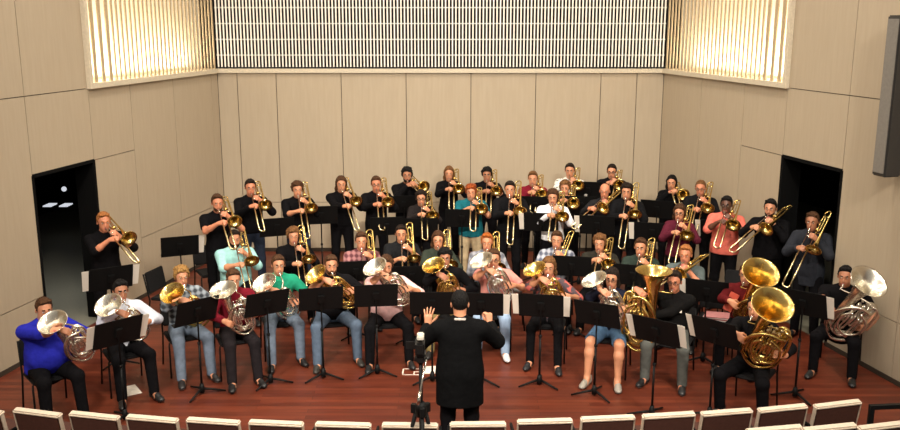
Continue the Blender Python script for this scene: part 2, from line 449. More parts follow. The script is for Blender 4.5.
# ------------------------------------------------------------------ instruments (player frame: -y forward, +x the player's left, z up)
def arc(c, u, v, r, a0, a1, n=8):
    c, u, v = Vector(c), Vector(u), Vector(v)
    return [c+(u*math.cos(a0+(a1-a0)*i/n)+v*math.sin(a0+(a1-a0)*i/n))*r for i in range(n+1)]
TB_X, TB_Z = .085, -.03          # second slide tube
BL_X, BL_Z = .172, .0           # bell axis
def trombone_meshes():
    out = {}
    mb = MB(); mb.lathe([(.0, 0), (.0125, 0), (.0125, .006), (.0085, .025), (.006, .05), (.007, .085), (0, .085)], (0, 0, 0), (0, -1, 0), 12)
    out['mouthpiece'] = mb.mesh('mouthpiece', [CHROME])
    mb = MB()
    mb.tube([(0, -.07, 0), (0, -.70, 0)], .0075); mb.tube([(TB_X, -.10, TB_Z), (TB_X, -.70, TB_Z)], .0075)
    mb.tube([(0, -.12, 0), (TB_X, -.12, TB_Z)], .006)
    out['inner_slide'] = mb.mesh('inner_slide', [CHROME])
    mb = MB()
    for x, z in ((0, 0), (TB_X, TB_Z)): mb.tube([(x, -.16, z), (x, -.78, z)], .011)
    a = Vector((TB_X, 0, TB_Z)); c = a/2+Vector((0, -.78, 0))
    mb.tube(arc(c, -a.normalized(), (0, -1, 0), a.length/2, 0, PI, 10), .011)
    mb.tube([(0, -.18, 0), (TB_X, -.18, TB_Z)], .008)
    out['outer_slide'] = mb.mesh('outer_slide', [BRASS_PALE])
    mb = MB()
    mb.tube([(TB_X, -.10, TB_Z), (TB_X, .30, TB_Z)], .0088)
    d = Vector((BL_X-TB_X, 0, BL_Z-TB_Z)); c = Vector((TB_X, .30, TB_Z))+d/2
    mb.tube(arc(c, -d.normalized(), (0, 1, 0), d.length/2, 0, PI, 10), .0095)
    mb.tube([(TB_X, -.04, TB_Z), (BL_X, -.04, BL_Z)], .006); mb.tube([(TB_X, .24, TB_Z), (BL_X, .24, BL_Z)], .006)
    # trigger tubing loop
    mb.tube([(.10, -.02, .0), (.10, .18, .01), (.12, .24, .02), (.145, .19, .03), (.145, 0, .03), (.13, -.04, .025), (.11, 0, .02), (.11, .14, .025)], .006, 8, 0, 5)
    mb.lathe([(0, -.025), (.024, -.025), (.024, .025), (0, .025)], (.10, .0, .0), (1, 0, .4), 12)
    out['tuning_slide'] = mb.mesh('tuning_slide', [BRASS])
    mb = MB()
    prof = [(.0095, -.30), (.0105, -.1), (.013, .05), (.021, .15), (.03, .22), (.044, .275), (.066, .31), (.09, .328), (.108, .334), (.109, .337), (.088, .331), (.064, .313), (.042, .278), (.026, .22), (.012, .1), (0, .08)]
    mb.lathe(prof, (BL_X, 0, BL_Z), (0, -1, 0), 28)
    out['bell'] = mb.mesh('bell', [BRASS])
    return out
TROM = trombone_meshes()
def place_trombone(M, ext, label, group):
    r = empty('trombone'); r.matrix_world = M; tag(r, label, 'trombone', group)
    ch = {k: link(k, me, r) for k, me in TROM.items()}
    ch['outer_slide'].location = (0, -ext, 0); ch['mouthpiece'].parent = ch['inner_slide']
    return r
# conical brass: z along the bell axis, rim at the origin; k scales everything
def horn_meshes(k, bell_r, m, kind):
    out = {}
    mb = MB(); L = -.58*k
    prof = [(.030*k, L), (.033*k, -.45*k), (.040*k, -.30*k), (.050*k, -.19*k), (.064*k, -.11*k), (bell_r*.64, -.055*k), (bell_r*.82, -.022*k), (bell_r*.96, -.004*k), (bell_r, .0), (bell_r*1.01, .004), (bell_r*.955, -.001*k), (bell_r*.80, -.024*k),
            (bell_r*.60, -.06*k), (.056*k, -.12*k), (.042*k, -.2*k), (.03*k, -.3*k), (0, -.32*k)]
    mb.lathe(prof, (0, 0, 0), (0, 0, 1), 32)
    out['bell'] = mb.mesh('bell', [m])
    mb = MB(); bw = .095*k
    pts = [(0, 0, L)]+[tuple(p) for p in arc((bw, 0, L), (-1, 0, 0), (0, 0, -1), bw, 0, PI, 10)][1:]
    n = len(pts); rad = [.030*k+.006*k*math.sin(PI*i/(n-1)) for i in range(n)]
    mb.tube(pts, rad, 14)
    mb.tube([(2*bw, 0, L), (2*bw, 0, -.42*k), (2*bw, -.005, -.24*k)], [.030*k, .026*k, .022*k], 12)
    mb.tube(arc((1.68*bw, -.005, -.24*k), (1, 0, 0), (0, 0, 1), .32*bw, 0, PI, 8)+[Vector((1.36*bw, -.01, -.40*k))], .020*k, 10)
    out['main_bow'] = mb.mesh('main_bow', [m])
    mb = MB()
    mb.tube([(.03*k, -.055*k, -.26*k), (-.035*k, -.06*k, -.45*k), (-.02*k, -.065*k, -.62*k), (.095*k, -.07*k, -.705*k), (.21*k, -.06*k, -.62*k), (.235*k, -.05*k, -.42*k), (.22*k, -.045*k, -.24*k), (.17*k, -.04*k, -.20*k), (.14*k, -.045*k, -.26*k)], .0125*k, 10, 0, 6)
    mb.tube([(.05*k, -.075*k, -.30*k), (.02*k, -.085*k, -.42*k), (.03*k, -.09*k, -.56*k), (.09*k, -.09*k, -.62*k), (.15*k, -.085*k, -.56*k), (.16*k, -.08*k, -.44*k)], .011*k, 10, 0, 6)
    mb.tube([(.19*k, -.03*k, -.30*k), (.15*k, -.085*k, -.24*k), (.06*k, -.10*k, -.22*k), (-.02*k, -.10*k, -.30*k), (-.055*k, -.085*k, -.42*k), (-.05*k, -.07*k, -.56*k), (.02*k, -.06*k, -.66*k)], .0145*k, 10, 0, 6)
    mb.tube([(.10*k, -.10*k, -.27*k), (.19*k, -.11*k, -.34*k), (.20*k, -.11*k, -.48*k), (.12*k, -.115*k, -.55*k), (.03*k, -.115*k, -.50*k), (.0, -.11*k, -.38*k), (.05*k, -.105*k, -.30*k)], .0115*k, 10, 0, 6)
    for i, (x, z0, z1) in enumerate(((.06, -.36, -.50), (.10, -.33, -.43), (.14, -.35, -.56))):
        mb.tube([(x*k-.012*k, -.055*k, z0*k), (x*k-.012*k, -.10*k, z0*k-.01), (x*k-.012*k, -.105*k, z1*k), (x*k+.012*k, -.105*k, z1*k), (x*k+.012*k, -.10*k, z0*k-.01), (x*k+.012*k, -.055*k, z0*k)], .0085*k, 8, 0, 5)
    out['tubing'] = mb.mesh('tubing', [m])
    mb = MB(); mb.lathe([(0, -.26*k), (.019*k, -.26*k), (.019*k, -.245*k), (.017*k, -.24*k), (.017*k, -.03*k), (.019*k, -.02*k), (.017*k, 0), (.005*k, .002*k), (.005*k, .035*k), (.012*k, .036*k), (.012*k, .042*k), (0, .043*k)], (0, 0, 0), (0, 0, 1), 14)
    out['valve'] = mb.mesh('valve', [CHROME if m is SILVER else BRASS_PALE])
    return out
HORNS = {('euphonium', 'g'): horn_meshes(1.0, .15, BRASS, 'e'), ('euphonium', 's'): horn_meshes(1.0, .158, SILVER, 'e'),
         ('tuba', 'g'): horn_meshes(1.42, .215, BRASS, 't'), ('tuba', 's'): horn_meshes(1.42, .22, SILVER, 't')}
def horn_frame(bell, axis, spin):
    z = unit(axis); x = np.array([1, 0, 0])-z*z[0]; x = unit(x); y = np.cross(z, x)
    Rm = np.stack([x, y, z], 1) @ rz_(spin)
    return Rm, np.array(bell)
def place_horn(kind, col, rootM, mouth, bell, axis, spin, label, group, mirror=False):
    k = 1.0 if kind == 'euphonium' else 1.42
    Rm, t = horn_frame(bell, axis, spin)
    if mirror: Rm = Rm @ np.diag([-1., 1., 1.])
    M4 = Matrix([list(Rm[i])+[t[i]] for i in range(3)]+[[0, 0, 0, 1]])
    r = empty(kind); r.matrix_world = rootM @ M4; tag(r, label, kind, group)
    hm = HORNS[kind, col]
    for nm in ('bell', 'main_bow', 'tubing'): link(nm, hm[nm], r)
    for x in (.06, .10, .14): link('valve', hm['valve'], r).location = (x*k, -.045*k, -.225*k)
    m = SILVER if col == 's' else BRASS
    q = Vector(Rm.T @ (np.array(mouth)-t))
    mb = MB(); p1 = q+Vector((0, -.08, -.015)) ; e = Vector((.14*k, -.03*k, -.23*k))
    mb.tube([q+Vector((0, -.05, -.01)), p1, (p1+e)/2+Vector((.03*k, 0, .03*k)), e+Vector((.02, 0, .05)), e], [.006, .007, .009, .010, .010], 8, 0, 6)
    lp = mb.build('leadpipe', [m], r)
    mb = MB(); dd = Vector((0, -1, -.2)).normalized()
    mb.lathe([(0, 0), (.014, 0), (.014, .006), (.010, .025), (.006, .045), (.007, .06), (0, .06)], q, dd, 12); mb.build('mouthpiece', [CHROME], lp)
    return Rm, t, k

# ------------------------------------------------------------------ people
SKIN = {'p': mat('skin_fair', (198, 136, 102), .55, 0, .04, 20), 'm': mat('skin_medium', (168, 112, 82), .55, 0, .04, 20),
        'd': mat('skin_dark', (92, 56, 40), .5, 0, .04, 20), 'r': mat('skin_ruddy', (196, 126, 94), .55, 0, .04, 20)}
LIP = mat('lips', (170, 92, 82), .5)
HAIRC = {'black': (14, 11, 10), 'dark': (32, 21, 14), 'brown': (72, 46, 27), 'lbrown': (108, 73, 42), 'blond': (150, 112, 62), 'red': (142, 66, 26), 'strawberry': (158, 100, 54), 'grey': (104, 84, 66), 'ginger': (158, 84, 30)}
def hairmat(c): return mat('hair_'+c, HAIRC[c], .65, 0, .5, 45, .9, 90, .18)
def ik(S, T, l1, l2, pole):
    S, T = np.array(S, float), np.array(T, float); d = T-S; L = np.linalg.norm(d); mx = (l1+l2)*.985
    if L > mx: T = S+d/L*mx; d = T-S; L = mx
    a = (l1*l1-l2*l2+L*L)/(2*L); h = math.sqrt(max(l1*l1-a*a, 0)); u = d/L
    p = np.array(pole, float); p = unit(p-u*p.dot(u))
    return S+u*a+p*h, T
def hand_frame(F, N):
    y = unit(F); z = np.array(N, float); z = unit(z-y*z.dot(y)); x = np.cross(y, z)
    return np.stack([x, y, z], 1)
def hand_prims(W, Rm, side, pose, k):
    P = []; T = lambda v: W+Rm @ (np.array(v, float)*k)
    sg = side      # +1: thumb on the local +x side
    xs = [.031*sg, .011*sg, -.010*sg, -.030*sg]; ln = [.94, 1.05, .98, .78]
    for x in xs: P.append(cap(T((x*.55, .0, 0)), T((x, .085, 0)), .0155*k, .0125*k, .012))
    cu = {'grip': (52, 62, 40), 'open': (8, 12, 10), 'pinch': (60, 70, 45), 'soft': (28, 34, 24)}[pose]
    for i, x in enumerate(xs):
        p = np.array((x, .086, 0.)); a = 0; spread = {'open': .16, 'grip': .03}.get(pose, .06)*(1.5-i)*sg
        for j, (L, r0, r1) in enumerate(((.043, .0098, .009), (.027, .009, .0084), (.021, .0084, .0072))):
            c = cu[j]
            if pose == 'pinch' and i >= 2: c = cu[j]+10
            a += R(c); d = np.array((math.sin(spread), math.cos(spread)*math.cos(a), -math.sin(a)))
            q = p+unit(d)*L*ln[i]; P.append(cap(T(p), T(q), r0*k, r1*k, .004)); p = q
    if pose == 'open': th = [(.026, .02, -.006), (.058, .05, -.012), (.078, .075, -.016), (.09, .098, -.018)]
    elif pose == 'pinch': th = [(.026, .02, -.008), (.044, .055, -.03), (.036, .085, -.045), (.022, .108, -.05)]
    else: th = [(.024, .02, -.008), (.046, .05, -.028), (.042, .08, -.05), (.022, .1, -.06)]
    for j in range(3):
        a, b = [np.array((v[0]*sg, v[1], v[2])) for v in (th[j], th[j+1])]
        P.append(cap(T(a), T(b), (.0135, .0115, .0102)[j]*k, (.0115, .0102, .0085)[j]*k, .006))
    return P
GRIPC = np.array((0, .088, -.030))
SHOES = {}
def shoe_mesh(rgb, white_sole):
    key = (rgb, white_sole)
    if key in SHOES: return SHOES[key]
    P = [ell((0, -.045, .045), (.044, .075, .045), k=.02), cap((0, .05, .045), (0, .055, .085), .042, .040, .03), ell((0, -.13, .032), (.045, .07, .034), k=.03), cap((0, -.06, .035), (0, .04, .035), .038, .036, .02)]
    v, q = field(P, .009, post=[((0, 0, .004), (0, 0, -1)), ((0, 0, .105), (0, 0, 1))])
    cz = v[q].mean(1)[:, 2]
    me = np_mesh('shoe', v, q, [mat('shoe_%d_%d_%d' % rgb, rgb, .45), SOLE if white_sole else BLACK_PLASTIC], (cz < .022).astype(int))
    SHOES[key] = me
    return me
def eye_mesh():
    mb = MB(); prof = [(.0100*math.sin(PI*i/10), -.0100*math.cos(PI*i/10)) for i in range(11)]
    mb.lathe(prof, (0, 0, 0), (0, -1, 0), 12)
    mb.m = [1 if sum(mb.v[i][1] for i in f)/len(f) < -.0070 else 0 for f in mb.f]
    return mb.mesh('eye', [EYE_W, EYE_D])
EYE = eye_mesh()
def glasses_mesh():
    mb = MB()
    for sx in (-1, 1):
        c = [Vector((sx*.034+.023*math.cos(t), -.110, .014+.018*math.sin(t))) for t in [2*PI*i/14 for i in range(15)]]
        mb.tube(c, .0026, 6); mb.tube([(sx*.057, -.108, .018), (sx*.082, -.07, .018), (sx*.083, .012, .008)], .0024, 6)
    mb.tube([(-.011, -.112, .016), (.011, -.112, .016)], .0024, 6)
    return mb.mesh('glasses', [BLACK_PLASTIC])
GLASSES = glasses_mesh()

def person(sp):
    st = sp['pose'] == 'stand'; k = sp.get('h', 1.76)/1.765
    bw = sp.get('bw', 1.0); fem = sp.get('fem', False)
    lean = R(sp.get('lean', 4 if st else 3))
    P0 = np.array((0, 0, .95*k if st else .535)); Rt = rx(lean)
    T = lambda x, y, z: P0+Rt @ (np.array((x, y, z), float)*k)
    nb = T(0, .01, .53); Rh = rz_(R(sp.get('hyaw', 0))) @ rx(lean*.5+R(sp.get('hpitch', 6)))
    hk = k*.5+.5
    hc = nb+Rt @ np.array((0, -.015*k, .0))+Rh @ (np.array((0, -.012, .155))*k)
    Hd = lambda v: hc+Rh @ (np.array(v, float)*hk)
    top = Hd((0, .01, .125))[2]
    # root placement
    if 'pos' in sp: loc = Vector(sp['pos'])
    else: loc = at_z(sp['px'], sp['top']+1.8, top); loc.z = 0
    tx, ty = sp.get('look', (0, 4.5))
    yaw = math.atan2(tx-loc.x, -(ty-loc.y)) + R(sp.get('yaw', 0))       # 0 faces -y
    if 'face' in sp: yaw = R(sp['face'])
    off = Vector((0, hc[1], 0)); off.rotate(Matrix.Rotation(yaw, 3, 'Z')); loc = loc-off if 'pos' not in sp else loc
    rootM = Matrix.Translation(loc) @ Matrix.Rotation(yaw, 4, 'Z')
    mouth = Hd((0, -.112, -.058))
    sw = (.165 if fem else .188)*(1+.35*(bw-1))
    SR_, SL_ = T(-sw, .015, .455), T(sw, .015, .455)
    # instrument and hand targets
    ins = sp.get('ins'); hands = {}
    if ins == 'trombone':
        th = R(sp.get('tp', 22)); ext = sp.get('ext', .12)
        Rp = rz_(R(sp.get('ty', 0))) @ rx(th) @ ry(R(sp.get('roll', 0)))
        M4 = Matrix([list(Rp[i])+[mouth[i]] for i in range(3)]+[[0, 0, 0, 1]])
        place_trombone(rootM @ M4, ext, 'trombone %s %s' % (sp.get('tdesc', 'played by'), sp['short']), 'trombones of the band')
        I = lambda v: mouth+Rp @ np.array(v, float)
        hands['L'] = (I((.05, -.10, -.02)), (-.55, -.45, .55), (.65, -.65, .25), 'grip', (.75, .25, -.8))
        hands['R'] = (I((.03, -.185-ext, -.015)), (.55, -.7, .25), (-.45, -.55, .65), 'grip', (-.75, .2, -.75))
    elif ins in ('euphonium', 'tuba'):
        kk = 1 if ins == 'euphonium' else 1.42
        bo = np.array(sp.get('bell', (-.17, -.25, .04) if kk == 1 else (-.2, -.27, .2)))
        Rm, t = horn_frame(mouth+bo, sp.get('axis', (-.25, -.3, .92)), R(sp.get('spin', 0)))
        place_horn(ins, sp['col'], rootM, mouth, mouth+bo, sp.get('axis', (-.25, -.3, .92)), R(sp.get('spin', 0)),
                   '%s %s %s %s' % ('silver' if sp['col'] == 's' else 'gold brass', ins, sp.get('idesc', 'played by'), sp['short']), ins+'s of the band', sp.get('mirror', False))
        if sp.get('mirror'): Rm = Rm @ np.diag([-1., 1., 1.])
        I = lambda v: t+Rm @ np.array(v, float)
        hands['R'] = (I((.09*kk, -.07*kk, -.19*kk)), (.75, -.25, -.35), (-.3, -.6, .7), 'soft', (-.75, .1, -.7))
        if 'rh' in sp: hands['R'] = (I(np.array(sp['rh'])*kk), (.8, -.1, -.5), (-.35, -.85, .3), 'soft', (-.8, .1, -.5))
        hands['L'] = (I((.19*kk, -.05*kk, -.47*kk)), (-.75, -.55, .1), (.35, -.85, .3), 'soft', (.8, .15, -.6))
    else:
        hands = sp['hands']
    la, lf = .285*k, .25*k
    arms = {}
    for sd, S in (('R', SR_), ('L', SL_)):
        g, F, N, pose, pole = hands[sd]
        Rm_ = hand_frame(F, N); hand_k = k*1.0
        Wr = np.array(g)-Rm_ @ (GRIPC*hand_k) if pose in ('grip', 'soft') else np.array(g)
        E, Wc = ik(S, Wr, la, lf, pole)
        arms[sd] = (S, E, Wc, Rm_, pose, hand_k)
    # legs
    rnd = random.Random(sp['px']*7 if 'px' in sp else 5)
    legs = {}
    for sd, s in (('R', -1), ('L', 1)):
        if st:
            hip = np.array((s*.095*k, .0, .90*k)); kn = np.array((s*.115*k, -.03, .50*k)); an = np.array((s*.125*k, .02+rnd.uniform(-.03, .03), .085))
        else:
            sp_w = sp.get('spread', .17)+rnd.uniform(-.01, .02); fy = sp.get('feet', -.40)+rnd.uniform(-.06, .06)
            hip = np.array((s*.10*k, -.02, .535)); kn = np.array((s*sp_w, -.44*k, .515)); an = np.array((s*(sp_w+.01), fy, .085))
        legs[sd] = (hip, kn, an)
    fr = (P0, Rt, np.array((1., .66, 1.)) if not fem else np.array((1., .64, 1.)))
    def torso_prims(dk=0):
        ch = .158 if fem else .165
        P = [cap((0, 0, .02*k), (0, 0, .17*k), (.165 if not fem else .168)*bw*k, (.14 if fem else .148)*bw*k, .04, frame=fr),
             cap((0, 0, .17*k), (0, 0, .37*k), (.14 if fem else .148)*bw*k, ch*(.5+.5*bw)*k, .04, frame=fr),
             cap((-(sw-.06), .01, .435*k), (sw-.06, .01, .435*k), .083*k, .083*k, .05, frame=fr),
             cap(T(-.10, .015, .465), T(-.02, .012, .525), .045*k, .05*k, .03), cap(T(.10, .015, .465), T(.02, .012, .525), .045*k, .05*k, .03)]
        if bw > 1.15: P.append(ell(T(0, -.07*bw, .14), (.15*bw*k, .10*bw*k, .15*k), Rt, .05))
        if fem: P += [ell(T(sx*.07, -.085, .33), (.06*k, .05*k, .06*k), Rt, .03) for sx in (-1, 1)]
        return P
    def arm_prims(sd, r=1.0, frac=1.0, cut=True, k_=.03):
        S, E, Wc, Rm_, pose, hk_ = arms[sd]; b2 = .6+.4*bw
        P = []
        if frac <= 1:     # only part of the upper arm (short sleeve)
            Q = S+(E-S)*frac; n = unit(E-S)
            P.append(cap(S, Q+n*.02, .060*k*b2*r, .052*k*b2*r, k_, cuts=[(Q, n)] if cut else ()))
        else:
            Q = E+(Wc-E)*(frac-1); n = unit(Wc-E)
            P += [cap(S, E, .058*k*b2*r, .046*k*b2*r, k_), cap(E, Q+n*.02, .044*k*b2*r, (.044-.014*(frac-1))*k*b2*r, k_, cuts=[(Q, n)])]
        return P
    vox = sp.get('vox', .0095 if loc.y < 12 else .0115)
    # body
    B = torso_prims()
    for sd in 'RL':
        S, E, Wc, Rm_, pose, hk_ = arms[sd]; b2 = .6+.4*bw
        B += [cap(S, E, .053*k*b2, .043*k*b2, .03), cap(E, E+(Wc-E)*.35, .042*k*b2, .041*k*b2, .02), cap(E+(Wc-E)*.35, Wc, .041*k*b2, .026*k, .02)]
        hip, kn, an = legs[sd]
        lg = 1.0 if sp.get('shorts') else .80
        B += [cap(hip, kn, .088*k*b2*lg, .058*k*lg, .04), cap(kn, kn+(an-kn)*.3, .056*k*lg, .058*k*lg, .03), cap(kn+(an-kn)*.3, an, .058*k*lg, .036*k, .03), cap(an, an+np.array((0, -.08, -.045)), .036, .03, .03)]
    B += [cap(nb-Rt @ np.array((0, 0, .04)), Hd((0, .02, -.06)), .058*k*(.7+.3*bw), .053*k*(.7+.3*bw), .03)]
    fw = 1+.25*(bw-1)
    B += [ell(Hd((0, .012, .035)), (.077*hk, .097*hk, .090*hk), Rh, .02), ell(Hd((0, -.028, -.05)), (.058*hk*fw, .066*hk, .068*hk), Rh, .035),
          ell(Hd((0, -.072, -.095)), (.024*hk, .02*hk, .018*hk), Rh, .025), cap(Hd((-.03, -.083, .032)), Hd((.03, -.083, .032)), .012, .012, .015)]
    for sx in (-1, 1):
        B += [ell(Hd((sx*.033, -.100, .014)), (.017, .013, .011), Rh, .012, sub=True), ell(Hd((sx*.080, .014, -.005)), (.010, .020, .031), Rh, .006)]
    B += [cap(Hd((0, -.092, .018)), Hd((0, -.113, -.022)), .0085, .0125, .010), cap(Hd((-.014, -.097, -.026)), Hd((.014, -.097, -.026)), .008, .008, .008),
          cap(Hd((-.018, -.090, -.058)), Hd((.018, -.090, -.058)), .0105, .0105, .006)]
    for sd in 'RL':
        S, E, Wc, Rm_, pose, hk_ = arms[sd]
        B += hand_prims(Wc, Rm_, 1 if sd == 'L' else -1, pose, hk_)
    v, q = field(B, vox)
    ce = v[q].mean(1); hl = ((ce-hc) @ Rh)/hk
    mi = np.zeros(len(q), int)
    mi[(np.abs(hl[:, 0]) < .026) & (hl[:, 1] < -.088) & (hl[:, 2] < -.048) & (hl[:, 2] > -.070)] = 1
    mi[(np.abs(np.abs(hl[:, 0])-.035) < .022) & (hl[:, 1] < -.07) & (np.abs(hl[:, 2]-.036) < .007)] = 2
    hm = hairmat(sp['hair'][1])
    body = link('person', np_mesh('person', v, q, [SKIN[sp.get('skin', 'p')], LIP, hm], mi)); body.matrix_world = rootM
    tag(body, sp['label'], 'person', sp.get('group'))
    def child(name, v, q, m): return link(name, np_mesh(name, v, q, m), body)
    # hair
    hs = sp['hair'][0]; Hp = []; post = []
    hd = lambda v: tuple(Rh @ np.array(v, float))
    hrnd = random.Random(int(loc.x*1000))
    th = {'short': .002, 'buzz': .001, 'mop': .007, 'long': .004, 'curly': .008, 'bald': .0, 'bob': .006}[hs]
    pz = {'short': .108, 'buzz': .108, 'mop': .094, 'long': .106, 'curly': .098, 'bald': .02, 'bob': .100}[hs]
    sh = Hd((0, .014, .038)); sr = ((.080+th)*hk, (.099+th)*hk, (.091+th)*hk)
    if hs != 'bald': Hp.append(ell(sh, sr, Rh, .012, cuts=[(Hd((0, -.084, pz)), hd((0, -.58, -.815)))]))
    low = {'short': -.055, 'buzz': -.05, 'bald': -.05}.get(hs, -.085)
    Hp.append(ell(sh, (sr[0], sr[1], sr[2]*1.12), Rh, .012, cuts=[(Hd((0, .028, low)), hd((0, -.90, -.43)))]+([(Hd((0, 0, .06)), hd((0, -.3, .95)))] if hs == 'bald' else [])))
    if hs != 'bald': Hp += [cap(Hd((sx*.074, -.014, .05)), Hd((sx*.074, -.008, .0 if hs != 'buzz' else .02)), .008+th*.6, .006+th*.4, .012) for sx in (-1, 1)]
    if hs == 'short':
        for i in range(5): Hp.append(ell(Hd((-.05+.025*i, -.046, .116+hrnd.uniform(-.004, .008))), (.020, .026, .015), Rh, .01))
    if hs in ('mop', 'curly'):
        for i in range(16):
            t, f = hrnd.uniform(0, 2*PI), hrnd.uniform(.05, 1)
            c = np.array((.078*math.cos(t)*math.cos(f), .02+.09*math.sin(t)*math.cos(f), .035+.095*math.sin(f)))
            if c[1] < -.01 and c[2] < .1: c = np.array((c[0]*.7, c[1]*.7, .112))
            Hp.append(ell(Hd(c), (.030, .030, .022), Rh, .008))
        Hp += [ell(Hd((sx*.078, .012, .012)), (.016, .035, .034), Rh, .012) for sx in (-1, 1)]+[ell(Hd((hrnd.choice((-1, 1))*.03, -.064, .104)), (.045, .024, .020), Rh, .012), ell(Hd((0, .075, -.03)), (.066, .04, .05), Rh, .02)]
    if hs in ('long', 'bob'):
        dz = -.27 if hs == 'long' else -.13
        for sx in (-1, 1):
            Hp += [cap(Hd((sx*.052, -.040, .098)), Hd((sx*.078, -.004, .03)), .016, .015, .015), cap(Hd((sx*.074, .012, .04)), Hd((sx*.082, .026, -.08)), .016, .019, .02), cap(Hd((sx*.082, .026, -.08)), Hd((sx*.086, .022 if sx > 0 else .03, dz)), .022, .014, .03)]
        Hp += [ell(Hd((0, .075, dz/2+.02)), (.085, .045, .04-dz/2), Rh, .03)]
    v, q = field(Hp, vox*.75, noise={'buzz': .001, 'bald': .001, 'short': .0035, 'mop': .007, 'curly': .008, 'bob': .005, 'long': .004}[hs], seed=loc.x*3)
    u = (v-hc) @ Rh; azm = np.arctan2(u[:, 0], u[:, 1]); am = .0016 if hs in ('buzz', 'bald') else .0035
    un = u/np.linalg.norm(u, axis=1)[:, None]
    v = v+(un*(am*np.sin(azm*17+6*np.sin(u[:, 2]*55))+am*.6*np.sin(azm*31+u[:, 2]*140))[:, None]) @ Rh.T
    child('hair', v, q, hm)
    if sp.get('beard'):
        Bp = [ell(Hd((0, -.030, -.056)), (.064*hk*fw, .070*hk, .068*hk), Rh, .01, cuts=[(Hd((0, -.07, -.045)), hd((0, -.35, .94)))])]
        Bp.append(cap(Hd((-.022, -.098, -.044)), Hd((.022, -.098, -.044)), .006, .006, .005))
        v, q = field(Bp, vox*.9); child('beard', v, q, hm)
    Mh = Matrix([list(Rh[i]*hk)+[hc[i]] for i in range(3)]+[[0, 0, 0, 1]])
    if st or True:
        for sx in (-1, 1): link('eye', EYE, body, Mh @ Matrix.Translation((sx*.033, -.0835, .014)))
    if sp.get('glasses'): link('glasses', GLASSES, body, Mh)
    # shirt or jacket
    cv = .0125 if loc.y < 12 else .0145
    sl = sp.get('sleeve', 2.0); sl = {'short': .72, 'long': 1.9, 'roll': 1.12, 'three': 1.45}.get(sl, sl)
    jacket = sp.get('jacket', False)
    S_ = torso_prims(); 
    for sd in 'RL': S_ += arm_prims(sd, 1.0, sl)
    hemz = sp.get('hem', -.02 if not jacket else -.20)
    post = []
    if st:
        S_.append(cap((0, 0, .02*k), (0, 0, hemz*k-.02), .168*bw*k, .172*bw*k, .04, frame=fr)); post = [(T(0, 0, hemz), Rt @ np.array((0, 0, -1)))]
    else:
        post = [((0, 0, .50), (0, 0, -1))]
    v, q = field(S_, cv, post=post, infl=.013 if not jacket else .02)
    shirtm = sp['shirt'] if not isinstance(sp['shirt'], tuple) else fabric(sp['shirt'])
    child('jacket' if jacket else 'shirt', v, q, shirtm)
    if sp.get('collar'):
        Cp = []
        for i in range(10):
            a0, a1 = [2*PI*(i+j)/10 for j in (0, 1)]
            f = lambda a: nb+Rt @ np.array((.068*k*math.sin(a), .006-.062*k*math.cos(a), .012-.022*math.cos(a)))
            Cp.append(cap(f(a0), f(a1), .013, .013, .008))
        v, q = field(Cp, .008); child('collar', v, q, fabric(sp['collar']))
    # trousers
    pant = sp.get('pants', (17, 16, 18)); short = sp.get('shorts', False)
    L_ = [cap((0, 0, .02*k), (0, 0, .08*k), .164*bw*k, .155*bw*k, .04, frame=fr)]
    for sd in 'RL':
        hip, kn, an = legs[sd]; b2 = .6+.4*bw
        if short:
            e = hip+(kn-hip)*.88; L_.append(cap(hip, e+unit(kn-hip)*.03, .093*k*b2, .078*k, .04, cuts=[(e, unit(kn-hip))]))
        else:
            wd = sp.get('slim', 1.0)
            L_ += [cap(hip, kn, .090*k*b2, .064*k*wd, .04), cap(kn, an, .063*k*wd, .05*k*wd, .03, cuts=[(an+np.array((0, 0, -.035)), (0, 0, -1))])]
    v, q = field(L_, cv, infl=.008)
    child('shorts' if short else 'trousers', v, q, pant if not isinstance(pant, tuple) else fabric(pant))
    for sd, s in (('R', -1), ('L', 1)):
        hip, kn, an = legs[sd]
        o = link('shoe', shoe_mesh(sp.get('shoes', (26, 24, 24)), sp.get('sole', False)), body)
        o.location = (an[0], an[1], 0); o.rotation_euler = (0, 0, R(s*12)); o.scale = (k, k, 1)
    if sp.get('tagged'):
        mb = MB(); c = T(.08, -.125, .36); M = Matrix.Translation(Vector(c)) @ Matrix.Rotation(R(-8), 4, 'X')
        mb.box((-.04, -.006, -.025), (.04, .004, .025), M); mb.build('name_tag', [PAPER], body)['label'] = 'white name tag'
    if not st:
        chair(rootM, 'black chair %s' % ('under ' + sp['short']))
    sp['M'] = rootM; sp['yaw'] = yaw
    return body

# ------------------------------------------------------------------ chairs
def chair_meshes():
    out = {}
    mb = MB(); mb.box((-.225, -.24, .425), (.225, .20, .465), bev=.015); out['seat'] = [mb.mesh('seat', [BLACK_PAD])]
    mb = MB(); M = Matrix.Translation((0, .235, .66)) @ Matrix.Rotation(R(-10), 4, 'X'); mb.box((-.215, -.015, -.14), (.215, .015, .16), M, 0, .012); out['backrest'] = [mb.mesh('backrest', [BLACK_PAD])]
    out['leg'] = []
    for sx in (-1, 1):
        mb = MB(); mb.tube([(sx*.225, -.20, .43), (sx*.235, -.23, .40), (sx*.24, -.25, .0)], .011, 8); out['leg'].append(mb.mesh('leg', [BLACK_METAL]))
        mb = MB(); mb.tube([(sx*.215, .285, .80), (sx*.22, .24, .60), (sx*.225, .20, .42), (sx*.235, .27, 0)], .011, 8); out['leg'].append(mb.mesh('leg', [BLACK_METAL]))
    return out
CHAIR = chair_meshes()
def chair(M, label):
    r = empty('chair'); r.matrix_world = M; tag(r, label, 'chair', 'black chairs of the band')
    for nm, ms in CHAIR.items():
        for me in ms: link(nm, me, r)
    return r

